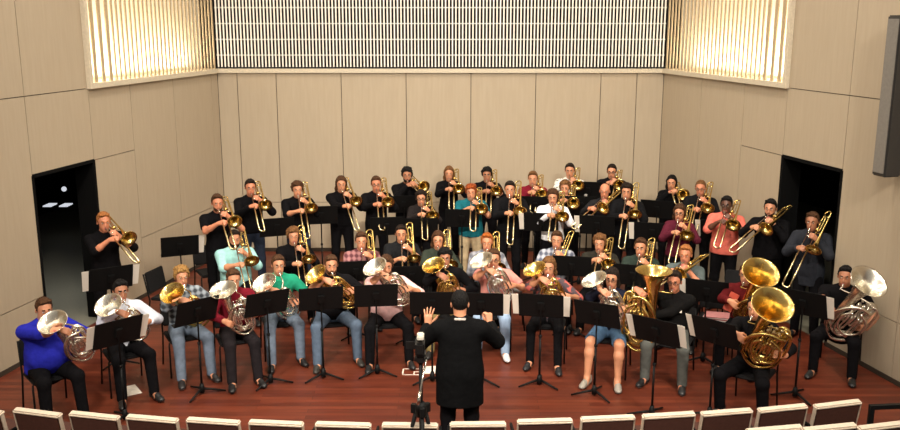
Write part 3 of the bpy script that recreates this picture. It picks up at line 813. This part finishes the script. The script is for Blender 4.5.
# ------------------------------------------------------------------ music stands
def stand_meshes():
    out = {}
    mb = MB()
    mb.box((-.265, -.004, -.17), (.265, .004, .17), None, 0, .003)
    mb.box((-.265, .0, -.176), (.265, .065, -.168))            # lip towards the player
    mb.box((-.04, -.03, -.06), (.04, -.004, .06), None, 0, .008)
    out['desk'] = mb.mesh('desk', [BLACK_METAL])
    mb = MB()
    for i in range(3):
        a = R(90+120*i); d = Vector((math.cos(a), math.sin(a), 0))
        mb.tube([Vector((0, 0, .065))+d*.02, Vector((0, 0, .05))+d*.10, Vector((0, 0, .012))+d*.27], [.016, .014, .010], 8)
    mb.lathe([(0, .02), (.03, .02), (.032, .08), (.02, .13), (0, .13)], (0, 0, 0), (0, 0, 1), 14)
    out['base'] = mb.mesh('base', [BLACK_METAL])
    return out
STAND = stand_meshes()
PAGE = MB(); PAGE.box((-.115, 0, -.15), (.115, .003, .15)); PAGE = PAGE.mesh('sheet_music', [PAPER])
def stand(px, py, h, yaw, who, pages='', tilt=22, extra=''):
    p = at_z(px, py, h)
    M = Matrix.Translation((p.x, p.y, 0)) @ Matrix.Rotation(yaw, 4, 'Z')
    r = empty('music_stand'); r.matrix_world = M; tag(r, 'black music stand before %s' % who, 'music stand', 'music stands of the band')
    D = Matrix.Translation((0, 0, h)) @ Matrix.Rotation(R(tilt), 4, 'X')      # top leans away from the player
    link('desk', STAND['desk'], r, D); link('base', STAND['base'], r)
    mb = MB(); mb.tube([(0, 0, .12), (0, 0, h*.62)], .013, 10); mb.tube([(0, 0, h*.6), (0, .0, h-.03), (0, -.015, h)], .0095, 8); mb.lathe([(.013, 0), (.02, .005), (.02, .03), (.013, .035)], (0, 0, h*.6), (0, 0, 1), 12)
    mb.build('pole', [BLACK_METAL], r)
    for c in pages:
        sx = -1 if c == 'L' else 1
        o = link('sheet_music', PAGE); o.matrix_world = M @ D @ Matrix.Translation((sx*.225, .006, .0)) @ Matrix.Rotation(R(sx*2), 4, 'Y')
        tag(o, 'sheet at %s end of stand before %s' % ('left' if sx < 0 else 'right', who), 'sheet music', 'sheet music on the stands')
# ------------------------------------------------------------------ the band, described one by one
BLK = (15, 14, 16); JEAN = (106, 118, 134); DKJEAN = (46, 54, 70); GTR = 'trombone players standing in the back rows'; GSE = 'trombone players seated in the second row'; GFR = 'low brass players seated in the front'
PEOPLE = {}
def stander(key, px, top, short, hair, shirt, **kw):
    sp = dict(px=px, top=top, short=short, hair=hair, shirt=shirt, pose='stand', ins='trombone', group=GTR, sleeve='long'); sp.update(kw)
    sp.setdefault('label', short[4:] if short.startswith('the ') else short)
    person(sp); PEOPLE[key] = sp
def sitter(key, px, top, short, hair, shirt, **kw):
    sp = dict(px=px, top=top, short=short, hair=hair, shirt=shirt, pose='sit', ins='trombone', group=GSE, sleeve='long'); sp.update(kw)
    sp.setdefault('label', short[4:] if short.startswith('the ') else short)
    person(sp); PEOPLE[key] = sp
# standing trombones
stander(1, 103, 211, 'the ginger-blond standing person at the left doorway', ('short', 'strawberry'), BLK, h=1.8, skin='r', sleeve='roll', tp=17, ext=.1, ty=8)
stander(2, 217, 193, 'the bearded brown-haired standing person in a black polo', ('short', 'brown'), BLK, h=1.82, beard=True, sleeve='short', tp=22, ext=.15, skin='r', collar=BLK)
stander(3, 250, 178, 'the tall crop-haired person beside the black polo', ('short', 'dark'), BLK, h=1.84, tp=24, sleeve='long', skin='r', ext=.15, pants=DKJEAN)
stander(4, 297, 180, 'the mop-haired standing person in black with blue jeans', ('mop', 'brown'), BLK, h=1.78, sleeve='roll', tp=28, ext=.2, pants=DKJEAN)
stander(5, 341, 175, 'the standing wavy-haired person in black shirt', ('bob', 'brown'), BLK, h=1.78, tp=26, ext=.25, ty=8)
stander(6, 376, 175, 'the person in glasses beside the wavy-haired one', ('short', 'brown'), BLK, h=1.78, glasses=True, tp=26, ext=.2, skin='r')
stander(7, 407, 166, 'the tall dark-bearded person at the back wall', ('curly', 'black'), BLK, h=1.86, beard=True, skin='m', tp=10, ext=.0, ty=18)
stander(8, 421, 189, 'the curly-haired bespectacled person below the tall bearded one', ('curly', 'dark'), (34, 30, 30), h=1.62, glasses=True, fem=True, tp=24, ext=.1)
stander(9, 449, 165, 'the long light-brown-haired person at the back wall', ('long', 'lbrown'), BLK, h=1.74, fem=True, tp=22, ext=.15, pants=BLK)
stander(10, 471, 183, 'the red-haired person in teal shirt and tan trousers', ('mop', 'red'), (26, 94, 104), h=1.70, sleeve='short', pants=(176, 156, 124), tp=20, ext=.12, bw=1.1, hem=-.08)
stander(11, 487, 166, 'the dark-haired person in black behind the teal shirt', ('mop', 'black'), BLK, h=1.76, sleeve='roll', skin='m', tp=24, ext=.15)
stander(12, 510, 180, 'the person in black suit beside the teal shirt', ('short', 'dark'), (18, 18, 20), h=1.80, jacket=True, collar=(60, 58, 62), tp=34, ext=.2)
stander(13, 533, 170, 'the standing person in maroon sweater', ('short', 'lbrown'), (112, 26, 40), h=1.74, tp=20, ext=.08)
stander(14, 570, 162, 'the standing person in white spotted shirt', ('short', 'dark'), spotted((226, 222, 214), (60, 60, 66), 20), h=1.82, tp=18, ext=.08, sleeve='long')
stander(15, 565, 179, 'the brown-haired person below the white spotted shirt', ('mop', 'lbrown'), (44, 38, 36), h=1.70, tp=16, ext=.05)
stander(16, 553, 188, 'the standing person in plain white shirt', ('mop', 'brown'), (222, 222, 226), h=1.72, tp=24, ext=.12, collar=(225, 225, 228))
stander(17, 612, 163, 'the person in black suit standing behind the bald one', ('short', 'dark'), (18, 18, 20), h=1.80, jacket=True, glasses=True, tp=14, ext=.05, collar=(40, 40, 44))
stander(18, 605, 182, 'the bald person playing trombone', ('bald', 'grey'), (34, 33, 35), h=1.74, tp=18, ext=.2, ty=-25, skin='r')
stander(19, 627, 182, 'the dark-haired person in jacket beside the bald one', ('mop', 'dark'), (20, 20, 22), h=1.80, jacket=True, tp=36, ext=.2)
stander(20, 672, 174, 'the standing person with long black hair', ('long', 'black'), BLK, h=1.70, fem=True, tp=8, ext=.0, ty=12)
stander(21, 701, 179, 'the balding bespectacled person in black suit jacket', ('buzz', 'lbrown'), (20, 20, 22), h=1.78, jacket=True, glasses=True, tp=28, ext=.2, skin='r', collar=(70, 68, 70))
stander(22, 680, 203, 'the bespectacled person in maroon top', ('bob', 'brown'), (84, 30, 44), h=1.66, fem=True, glasses=True, tp=30, ext=.1)
stander(23, 727, 195, 'the standing person in coral shirt and glasses', ('short', 'black'), (218, 110, 94), h=1.76, skin='d', glasses=True, sleeve='roll', tp=22, ext=.08, bw=1.12, hem=-.06, pants=BLK)
stander(24, 771, 198, 'the black-bearded person beside the right doorway', ('short', 'black'), BLK, h=1.82, beard=True, bw=1.15, tp=22, ext=.15, ty=-22)
stander(25, 813, 211, 'the person in grey suit at the right doorway', ('short', 'brown'), (40, 42, 48), h=1.78, jacket=True, skin='m', tp=40, ext=.15, ty=-10, collar=(70, 72, 78))
# second row, seated trombones
sitter(26, 234, 229, 'the seated bearded person in pale aqua shirt', ('short', 'dark'), (158, 208, 206), bw=1.32, beard=True, sleeve='roll', tp=30, ext=.2, collar=(160, 210, 208))
sitter(27, 293, 226, 'the seated person in black with side-swept hair', ('mop', 'lbrown'), BLK, tp=34, ext=.22, skin='p')
sitter(28, 361, 231, 'the seated person in maroon checked shirt', ('short', 'brown'), plaid((84, 36, 44), (158, 108, 108)), tp=36, ext=.1, collar=(150, 90, 90))
sitter(29, 401, 224, 'the seated dark-haired trombonist in black tee', ('short', 'dark'), (28, 29, 31), sleeve='short', tp=38, ext=.15)
sitter(30, 438, 230, 'the seated long-haired person in dark green jacket', ('long', 'brown'), (50, 56, 48), fem=True, tp=34, ext=.1)
sitter(31, 487, 232, 'the seated orange-haired person in grey checked shirt', ('short', 'ginger'), plaid((90, 92, 102), (146, 146, 154)), tp=34, ext=.1)
sitter(32, 557, 230, 'the seated person in grey-blue checked shirt', ('short', 'brown'), plaid((74, 80, 98), (170, 172, 182)), tp=34, ext=.15, ty=-15)
sitter(33, 600, 233, 'the seated fair-fringed person in dark olive tee', ('mop', 'lbrown'), (44, 42, 36), sleeve='short', tp=20, ext=.05)
sitter(34, 641, 237, 'the seated person in dark green sweatshirt', ('short', 'brown'), (44, 54, 48), tp=32, ext=.1)
sitter(35, 686, 244, 'the seated boyish blond person in grey-green tee', ('short', 'strawberry'), (84, 94, 94), sleeve='short', tp=14, ext=.1, ty=-25, skin='r')
# the front curve of euphoniums and tubas
F = dict(group=GFR, ins='euphonium', feet=-.50)
sitter(36, 43, 297, 'the brown-haired person in royal blue shirt', ('short', 'brown'), (38, 42, 158), col='s', bw=1.42, sleeve='roll', bell=(-.04, -.32, .06), axis=(-.42, -.38, .82), skin='p', look=(0, 4), hpitch=10, **F)
sitter(37, 120, 279, 'the dark-haired person in white dress shirt', ('short', 'black'), (206, 210, 222), col='s', sleeve='long', bell=(-.22, -.25, .04), axis=(-.44, -.43, .78), collar=(210, 214, 226), skin='m', look=(0, 4), **F)
sitter(38, 181, 265, 'the blond person in checked shirt and blue jeans', ('mop', 'blond'), plaid((44, 50, 58), (140, 148, 156)), col='g', sleeve='three', bell=(-.20, -.28, .0), axis=(-.44, -.45, .77), pants=JEAN, shoes=(38, 34, 34), sole=True, **F)
sitter(39, 233, 268, 'the seated person in maroon sweater', ('short', 'brown'), (104, 22, 34), col='s', rh=(-.05, -.09, -.45), bell=(-.20, -.33, .10), axis=(-.27, -.33, .9), pants=(34, 30, 32), hpitch=10, spread=.13, **F)
sitter(40, 278, 254, 'the brown-haired person in emerald green tee', ('short', 'brown'), (36, 140, 108), col='s', sleeve='short', bell=(-.23, -.24, -.04), axis=(-.42, -.35, .8), pants=JEAN, **F)
sitter(41, 331, 254, 'the heavy bearded person in black tee and jeans', ('short', 'brown'), (19, 18, 20), col='g', sleeve='short', bw=1.2, beard=True, bell=(-.23, -.22, .06), axis=(-.58, -.3, .75), pants=(84, 98, 116), shoes=(52, 48, 44), spread=.24, **F)
sitter(42, 386, 255, 'the bearded person in pale pink shirt', ('mop', 'brown'), (226, 182, 180), col='s', sleeve='roll', bw=1.2, beard=True, bell=(-.16, -.24, .17), axis=(-.42, -.35, .82), collar=(228, 186, 184), spread=.24, **F)
sitter(43, 445, 247, 'the black-haired person in black behind the conductor', ('mop', 'black'), (17, 16, 18), col='g', skin='m', bell=(-.15, -.27, .08), axis=(-.25, -.42, .85), pants=(128, 112, 72), **F)
sitter(44, 494, 248, 'the person in glasses and coral tee', ('short', 'brown'), (206, 136, 126), col='s', sleeve='short', glasses=True, bell=(-.15, -.25, .15), axis=(-.35, -.35, .86), pants=(140, 160, 186), shoes=(210, 210, 212), **F)
sitter(45, 549, 256, 'the person in flowered top and black flats', ('bob', 'lbrown'), spotted((66, 54, 60), (176, 84, 74), 16, .5, .56), col='g', fem=True, sleeve='roll', bell=(-.15, -.24, .14), axis=(-.35, -.32, .86), shoes=(30, 28, 30), slim=.85, **F)
sitter(46, 612, 267, 'the person in navy sweatshirt and denim shorts', ('bob', 'dark'), (30, 32, 46), col='s', fem=True, glasses=True, bell=(-.16, -.25, .15), axis=(-.35, -.32, .86), shorts=True, pants=(74, 100, 128), shoes=(150, 142, 132), sole=True, tagged=True, **F)
F = dict(group=GFR, ins='tuba')
sitter(47, 675, 270, 'the person in glasses with upright tuba', ('short', 'dark'), (19, 18, 18), col='g', glasses=True, mirror=True, bell=(-.18, -.24, .28), axis=(.02, -.05, 1), pants=(92, 94, 90), shoes=(34, 33, 34), sole=True, tagged=True, skin='r', spread=.2, **F)
sitter(48, 747, 263, 'the person behind the rear gold tuba', ('short', 'brown'), (88, 24, 26), col='g', rh=(-.07, -.08, -.42), bell=(.29, -.50, .29), axis=(.34, -.52, .78), **F)
sitter(49, 756, 295, 'the person behind the front gold tuba', ('short', 'dark'), (16, 15, 17), col='g', rh=(-.07, -.08, -.42), bell=(.34, -.52, .34), axis=(.38, -.50, .77), spread=.22, **F)
sitter(50, 846, 265, 'the heavy person in black with the silver tuba', ('short', 'black'), (15, 14, 16), col='s', sleeve='short', bw=1.38, rh=(-.07, -.08, -.42), bell=(.32, -.48, .21), axis=(.48, -.42, .77), skin='m', spread=.22, yaw=8, **F)
# conductor
cp = at_z(460, 292, 1.78); 
person(dict(pos=(cp.x, cp.y, 0), face=180, px=460, pose='stand', h=1.78, short='the conductor', hair=('buzz', 'black'), shirt=(14, 14, 15), jacket=True, sleeve=1.85, hem=-.30, collar=(196, 186, 178), vox=.0075, lean=2,
    label='conductor in black suit seen from behind, both hands raised', hpitch=3, skin='p', bw=1.2,
    hands={'L': ((.315, -.34, 1.33), (-.05, -.12, 1), (.15, .95, .2), 'open', (.6, .5, -.8)),
           'R': ((-.30, -.36, 1.345), (.12, -.35, .92), (-.45, .85, .2), 'pinch', (-.6, .5, -.8))}))

# music stands: (px, py, height of the desk, whose, pages)
for px, py, h, w, pg in ((118, 332, 1.02, 37, 'LR'), (197, 311, 1.02, 38, ''), (267, 303, 1.02, 40, ''), (321, 298.5, 1.02, 41, ''), (376, 295.5, 1.02, 42, ''), (432, 303, 1.0, 43, ''),
                         (481, 304, 1.0, 44, 'R'), (541, 305.5, 1.0, 45, 'LR'), (597, 314, 1.0, 46, ''), (656, 331, 1.0, 47, 'LR'), (715, 332, 1.0, 49, 'L'), (803, 303, 1.15, 50, 'R'),
                         (111, 278, 1.15, 1, 'LR'), (180, 246, 1.1, 2, 'R'), (277, 227, 1.15, 3, ''), (321, 215, 1.25, 5, ''), (387, 226, 1.15, 6, ''), (421, 227, 1.12, 8, ''), (404, 204, 1.28, 7, ''),
                         (462, 218, 1.22, 10, ''), (535, 205, 1.3, 13, ''), (541, 222, 1.25, 16, 'L'), (588, 190, 1.4, 14, ''), (581, 205, 1.35, 15, ''), (597, 225, 1.25, 18, 'L'), (652, 232, 1.2, 19, 'L'),
                         (657, 209, 1.25, 20, ''), (718, 230, 1.15, 23, 'LR'), (356, 271, .95, 28, ''), (412, 276, .92, 29, ''), (572, 266, .98, 32, ''), (633, 275, .98, 34, ''), (707, 291, .95, 35, 'L')):
    p = PEOPLE[w]; stand(px, py, h, p['yaw']+R({37: 12, 38: 16, 40: 14, 46: -10, 47: -14, 49: -12, 50: -10}.get(w, 0)), p['short'], pg)

# ------------------------------------------------------------------ audience seats along the bottom of the picture
def seat_meshes():
    out = {}
    REDDISH = mat('dark_red_seat_cloth', (74, 46, 38), .8, 0, .1, 40, .2, 90, .2); PALE = mat('pale_seat_shell', (206, 190, 170), .55)
    Mt = Matrix.Translation((0, -.0, 0)) @ Matrix.Rotation(R(10), 4, 'X')
    mb = MB(); mb.box((-.235, -.028, -.42), (.235, .012, -.03), Mt, 0, .008); out['backrest'] = mb.mesh('backrest', [REDDISH])
    mb = MB(); mb.box((-.25, -.035, -.032), (.25, .040, .0), Mt, 0, .012)
    for sx in (-1, 1): mb.box((sx*.2435-.006, -.03, -.43), (sx*.2435+.006, .02, -.02), Mt, 0, .006)
    out['back_rim'] = mb.mesh('back_rim', [PALE])
    mb = MB(); mb.box((-.23, .06, -.42), (.23, .50, -.33), None, 0, .025); out['seat'] = mb.mesh('seat', [REDDISH])
    out['armrest'] = []
    for sx in (-1, 1):
        mb = MB(); mb.box((sx*.255-.012, .03, -.24), (sx*.255+.012, .40, -.20), None, 0, .008); mb.box((sx*.255-.008, .12, -.8), (sx*.255+.008, .20, -.225)); out['armrest'].append(mb.mesh('armrest', [BLACK_METAL]))
    return out
SEAT = seat_meshes()
def seat(px, py, h, label):
    p = at_z(px, py, h); r = empty('theatre_seat', (p.x, p.y, h), math.atan2(p.x, 22-p.y)); tag(r, label, 'seat', 'theatre seats in front of the stage')
    for nm, me in [(n_, m_) for n_, ms in SEAT.items() for m_ in (ms if isinstance(ms, list) else [ms])]:
        o = link(nm, me, r)
        if nm == 'back_rim': o['label'] = 'pale back rim'
xs = [(-20, 409), (37, 411.5), (94, 414.5), (152, 417.5), (213, 420), (276, 422), (343, 423.5), (410, 424), (478, 423), (545, 420), (608, 417), (669, 414), (727, 411), (783, 407), (838, 403)]
ordn = ['first', 'second', 'third', 'fourth', 'fifth', 'sixth', 'seventh', 'eighth', 'ninth', 'tenth', 'eleventh', 'twelfth', 'thirteenth', 'fourteenth']
for i, (x, y) in enumerate(xs):
    n = len(xs)-1-i
    seat(x, y, .80, 'theatre seat back with pale rim, %s' % ('cut by the left edge of the photo' if i == 0 else 'in front of the tripod camera' if i == 7 else ('%s from the left along the front row' % ordn[i-1] if i < 7 else '%s from the right end of the front row' % ordn[n])))
for x, y, l in ((775, 428, 'leftmost of the three nearest seats at lower right'), (830, 426.5, 'middle of the three nearest seats at lower right'), (885, 424.5, 'rightmost of the three nearest seats at lower right')):
    seat(x, y, 1.0, 'theatre seat back with pale rim, '+l)
tag(polyslab([Vector((.8, 6.6, 0)), Vector((4.6, 6.6, 0)), Vector((4.6, 4, 0)), Vector((.8, 4, 0))][::-1], 0, .2).build('floor_riser', [mat('dark_carpet', (44, 36, 34), .9)]), kind='structure')
# black rail at the right end of the seats
rl = at_z(872, 405, .95); r2 = rl+Vector((1.3, .12, 0))
r = empty('guard_rail', (rl.x, rl.y, 0)); tag(r, 'low black metal guard rail at the right end of seats', 'rail')
mb = MB(); d = r2-rl; mb.box((-.02, -.02, .91), (d.length, .02, .95), Matrix.Rotation(math.atan2(d.y, d.x), 4, 'Z')); mb.build('top_rail', [BLACK_METAL], r)
for t in (0, 1):
    mb = MB(); q = d*t; mb.box((q.x-.02, q.y-.02, 0), (q.x+.02, q.y+.02, .93)); mb.build('post', [BLACK_METAL], r)

# ------------------------------------------------------------------ camcorder on its tripod
tp = at_z(424, 338, 1.62); TPX, TPY = tp.x-.03, tp.y
t = empty('tripod', (TPX, TPY, 0)); tag(t, 'black camera tripod standing behind the conductor', 'tripod')
for a in (40, 160, 280):
    mb = MB(); c, s = math.cos(R(a)), math.sin(R(a))
    mb.tube([(.04*c, .04*s, .96), (.16*c, .16*s, .5), (.30*c, .30*s, .02)], [.020, .016, .012], 8); mb.lathe([(0, -.02), (.022, -.02), (.018, .02), (0, .02)], (.30*c, .30*s, .02), (0, 0, 1), 10)
    mb.box((-.03, -.02, .92), (.03, .02, 1.0), Matrix.Translation((.06*c, .06*s, 0)) @ Matrix.Rotation(R(a), 4, 'Z'))
    mb.build('leg', [BLACK_METAL], t)
mb = MB(); mb.tube([(0, 0, .6), (0, 0, 1.40)], .018, 10); mb.lathe([(0, .9), (.05, .9), (.055, 1.0), (.03, 1.03), (0, 1.03)], (0, 0, 0), (0, 0, 1), 14); mb.build('centre_column', [BLACK_METAL], t)
mb = MB(); mb.box((-.035, -.045, 1.40), (.035, .045, 1.46), None, 0, .01); mb.tube([(-.055, 0, 1.43), (.055, 0, 1.43)], .025, 12); mb.box((-.045, -.06, 1.47), (.045, .06, 1.49), None, 0, .005); ph = mb.build('pan_head', [BLACK_PLASTIC], t)
mb = MB(); mb.tube([(.05, -.02, 1.43), (.02, -.12, 1.30), (-.02, -.22, 1.10)], .009, 8); mb.tube([(.0, -.17, 1.2), (-.02, -.22, 1.10)], .015, 8); mb.build('pan_handle', [CHROME], ph)
c = empty('camcorder', (TPX, TPY, 1.49)); tag(c, 'small black camcorder mounted on the tripod', 'video camera')
mb = MB(); mb.box((-.045, -.09, .0), (.035, .09, .11), None, 0, .015); cb = mb.build('body', [BLACK_PLASTIC], c)
mb = MB(); mb.lathe([(0, .09), (.032, .09), (.032, .13), (.038, .135), (.038, .165), (.03, .165), (.028, .15), (0, .15)], (-.005, 0, .055), (0, 1, 0), 18); mb.build('lens', [BLACK_PLASTIC], cb)
mb = MB(); mb.box((-.13, .02, .02), (-.05, .032, .09), None, 0, .004); mb.build('flip_screen', [BLACK_PLASTIC], cb)
mb = MB(); mb.box((-.03, -.06, .125), (.03, .06, .165), None, 0, .008); mb.box((-.01, -.01, .105), (.01, .01, .13)); o = mb.build('microphone', [mat('pale_grey_plastic', (196, 190, 176), .5)], c); o['label'] = 'pale grey top unit'

# ------------------------------------------------------------------ loose things on the floor
def sheet(px, py, w, d, rz, label, name='paper_sheet', cat='paper', z=.0):
    p = at_z(px, py, z); mb = MB(); mb.box((-w/2, -d/2, 0), (w/2, d/2, .004)); o = mb.build(name, [PAPER]); o.location = (p.x, p.y, z+.001); o.rotation_euler = (0, 0, R(rz)); return tag(o, label, cat)
sheet(129, 391, .22, .30, 35, 'loose white sheet of paper lying on floor under left stand')
sheet(430, 370, .16, .24, 5, 'white sheet of paper on floor behind the tripod')
tpo = at_z(412, 372, 0); mb = MB()
for lo, hi in (((-.12, -.10), (.14, -.085)), ((-.12, .09), (.14, .105)), ((-.12, -.10), (-.105, .105)), ((.02, -.085), (.035, .0)), ((.02, -.005), (.14, .01))): mb.box((*lo, 0), (*hi, .002))
o = mb.build('floor_tape', [PAPER]); o.location = (tpo.x, tpo.y, .001); tag(o, 'white tape outline stuck on the floor left of conductor', 'tape')
# stool, spare chairs, folders on a chair
sp_ = at_z(515, 286, .62)
st_ = empty('stool', (sp_.x, sp_.y, 0)); tag(st_, 'round grey-topped stool between two euphonium players', 'stool')
mb = MB(); mb.lathe([(0, .57), (.16, .57), (.17, .59), (.17, .615), (.155, .62), (0, .62)], (0, 0, 0), (0, 0, 1), 28); mb.build('seat', [mat('grey_stool_top', (104, 100, 96), .5)], st_)
for a in (45, 135, 225, 315):
    mb = MB(); mb.tube([(.11*math.cos(R(a)), .11*math.sin(R(a)), .58), (.19*math.cos(R(a)), .19*math.sin(R(a)), 0)], .011, 8); mb.build('leg', [BLACK_METAL], st_)
def spare(px, py, z, rot, label):
    p = at_z(px, py, z); return chair(Matrix.Translation((p.x, p.y, 0)) @ Matrix.Rotation(R(rot), 4, 'Z'), label)
spare(171, 292, .5, 75, 'empty black chair against the left wall behind checked-shirt person')
spare(212, 262, .6, 30, 'empty black chair below the stand at the left wall')
spare(739, 287, .65, -25, 'empty black chair behind the rear gold tuba')
cx = spare(716, 318, .46, -20, 'black chair holding folders left of the front gold tuba')
FOLD = [mat('red_folder', (146, 40, 44), .5), mat('white_folder', (214, 206, 200), .6), mat('pink_folder', (196, 130, 130), .6)]
for i in range(4):
    mb = MB(); mb.box((-.16, -.12, 0), (.16, .12, .012)); o = mb.build('folder', [FOLD[(1, 0, 1, 2)[i]]])
    o.matrix_world = cx.matrix_world @ Matrix.Translation((.01*i, -.02, .466+.0125*i)) @ Matrix.Rotation(R(4*i-6), 4, 'Z')
    tag(o, '%s folder on the chair by the gold tubas, %s of the stack' % (('white', 'red', 'white', 'pink')[i], ('bottom', 'second', 'third', 'top')[i]), 'folder', 'folders stacked on a chair')
bkp = at_z(731, 302, .9)
mb = MB(); mb.box((-.055, -.012, -.12), (.055, .012, .12), None, 0, .004); o = mb.build('music_folder', [mat('orange_red_folder', (186, 66, 40), .5)])
o.location = (bkp.x, bkp.y, .9); o.rotation_euler = (R(-15), R(20), R(-30)); tag(o, 'orange-red folder standing in front of the rear gold tuba', 'folder')

# grey column speaker on the right wall
pw = on_wall(895, 97, FR[0]+FR[2]*.18, FR[2])
s_ = empty('column_speaker', pw, math.atan2(FR[2].x, -FR[2].y)); tag(s_, 'tall grey column speaker hung on the right wall', 'speaker')
mb = MB(); mb.box((-.11, -.12, -.92), (.11, .10, .92), None, 0, .015); mb.build('cabinet', [mat('grey_paint', (46, 44, 42), .5)], s_)
mb = MB(); mb.box((-.09, -.128, -.88), (.09, -.119, .88), None, 0, .002); mb.build('grille', [mat('grey_grille', (118, 113, 106), .6)], s_)
for z in (-.5, .4):
    mb = MB(); mb.box((-.03, .09, z), (.03, .20, z+.1)); mb.build('wall_bracket', [BLACK_METAL], s_)

# dim things in the left wing
wl = emission('lit_panel', (235, 240, 250), .75)
for px, py, w in ((50, 205.5, .16), (66, 205.5, .16)):
    p = on_wall(px, py, FL[0]-FL[2]*3.6, FL[2]); mb = MB(); mb.box((-w/2, -.14, 0), (w/2, .14, .02), None, 0); o = mb.build('ceiling_light', [wl]); o.location = p; tag(o, 'small lit ceiling panel in the left wing, %s of two' % ('left' if px < 60 else 'right'), 'light', 'lit panels in the left wing')
p = on_wall(64, 189, FL[0]-FL[2]*3.6, FL[2]); mb = MB(); mb.lathe([(.05*math.sin(PI*i/8), -.05*math.cos(PI*i/8)) for i in range(9)], (0, 0, 0), (0, 0, 1), 14)
o = mb.build('light_bulb', [wl]); o.location = p; tag(o, 'small round bulb glowing in the dark left wing', 'light')

# ------------------------------------------------------------------ light
def area(name, loc, rot, sx, sy, watts, col, spread=180):
    l = bpy.data.lights.new(name, 'AREA'); l.shape = 'RECTANGLE'; l.size = sx; l.size_y = sy; l.energy = watts; l.color = col; l.spread = R(spread)
    o = bpy.data.objects.new(name, l); C.objects.link(o); o.location = loc; o.rotation_euler = rot
    return o
WARM = (1, .92, .80)
def aim(p, t): return (Vector(t)-Vector(p)).to_track_quat('-Z', 'Y').to_euler()
for i, (x, y, w) in enumerate(((-3, 13.6, 85), (0, 13.8, 85), (3, 13.6, 85), (-3.5, 10.5, 120), (0, 10.5, 120), (3.5, 10.5, 120), (-3, 7.2, 100), (3, 7.2, 100))):
    area('stage_light', (x, y, 7.4), (R(8), 0, 0), .8, .5, w*.83, WARM, 150)
for x in (-2.8, 2.8): area('side_wall_fill', (x, 5.2, 7.4), (0, 0, 0), .7, .7, 90, WARM, 175)  # added fill without a known fixture, brightens front side walls and seats
for x in (-4, 0, 4):
    p = (x, 2.5, 7.3); area('front_light', p, aim(p, (x*.5, 11.5, 1)), .7, .5, 115, WARM, 70)
def wallpoint(F, s, z, out):
    return fm(F, s, z, out)
def wash(F, s, length, out, w):
    w *= 1.0; p = fm(F, s, LEDGE+.10, out); l = area('ledge_uplight', p, (PI, 0, math.atan2(F[1].y, F[1].x)), length, .12, w, (1, .90, .72))
wash(FL, END_L-.8, 1.4, -.22, 52); wash(FL, 1.2, 1.8, -.22, 38); wash(FR, END_R-.8, 1.4, -.22, 52); wash(FR, 1.2, 1.6, -.22, 38)
wash(FB, W_BACK-1.0, 1.8, -.4, 3)
wing = area('wing_light', fm(FL, 3.2, 3.0, -1.4), (0, 0, 0), .6, .6, 11, (.95, .97, 1.0), 100)
wd = bpy.data.worlds.new('hall_ambience'); scene.world = wd; wd.use_nodes = True
wd.node_tree.nodes['Background'].inputs[0].default_value = (1, .91, .80, 1); wd.node_tree.nodes['Background'].inputs[1].default_value = .27
scene.cycles.use_denoising = True
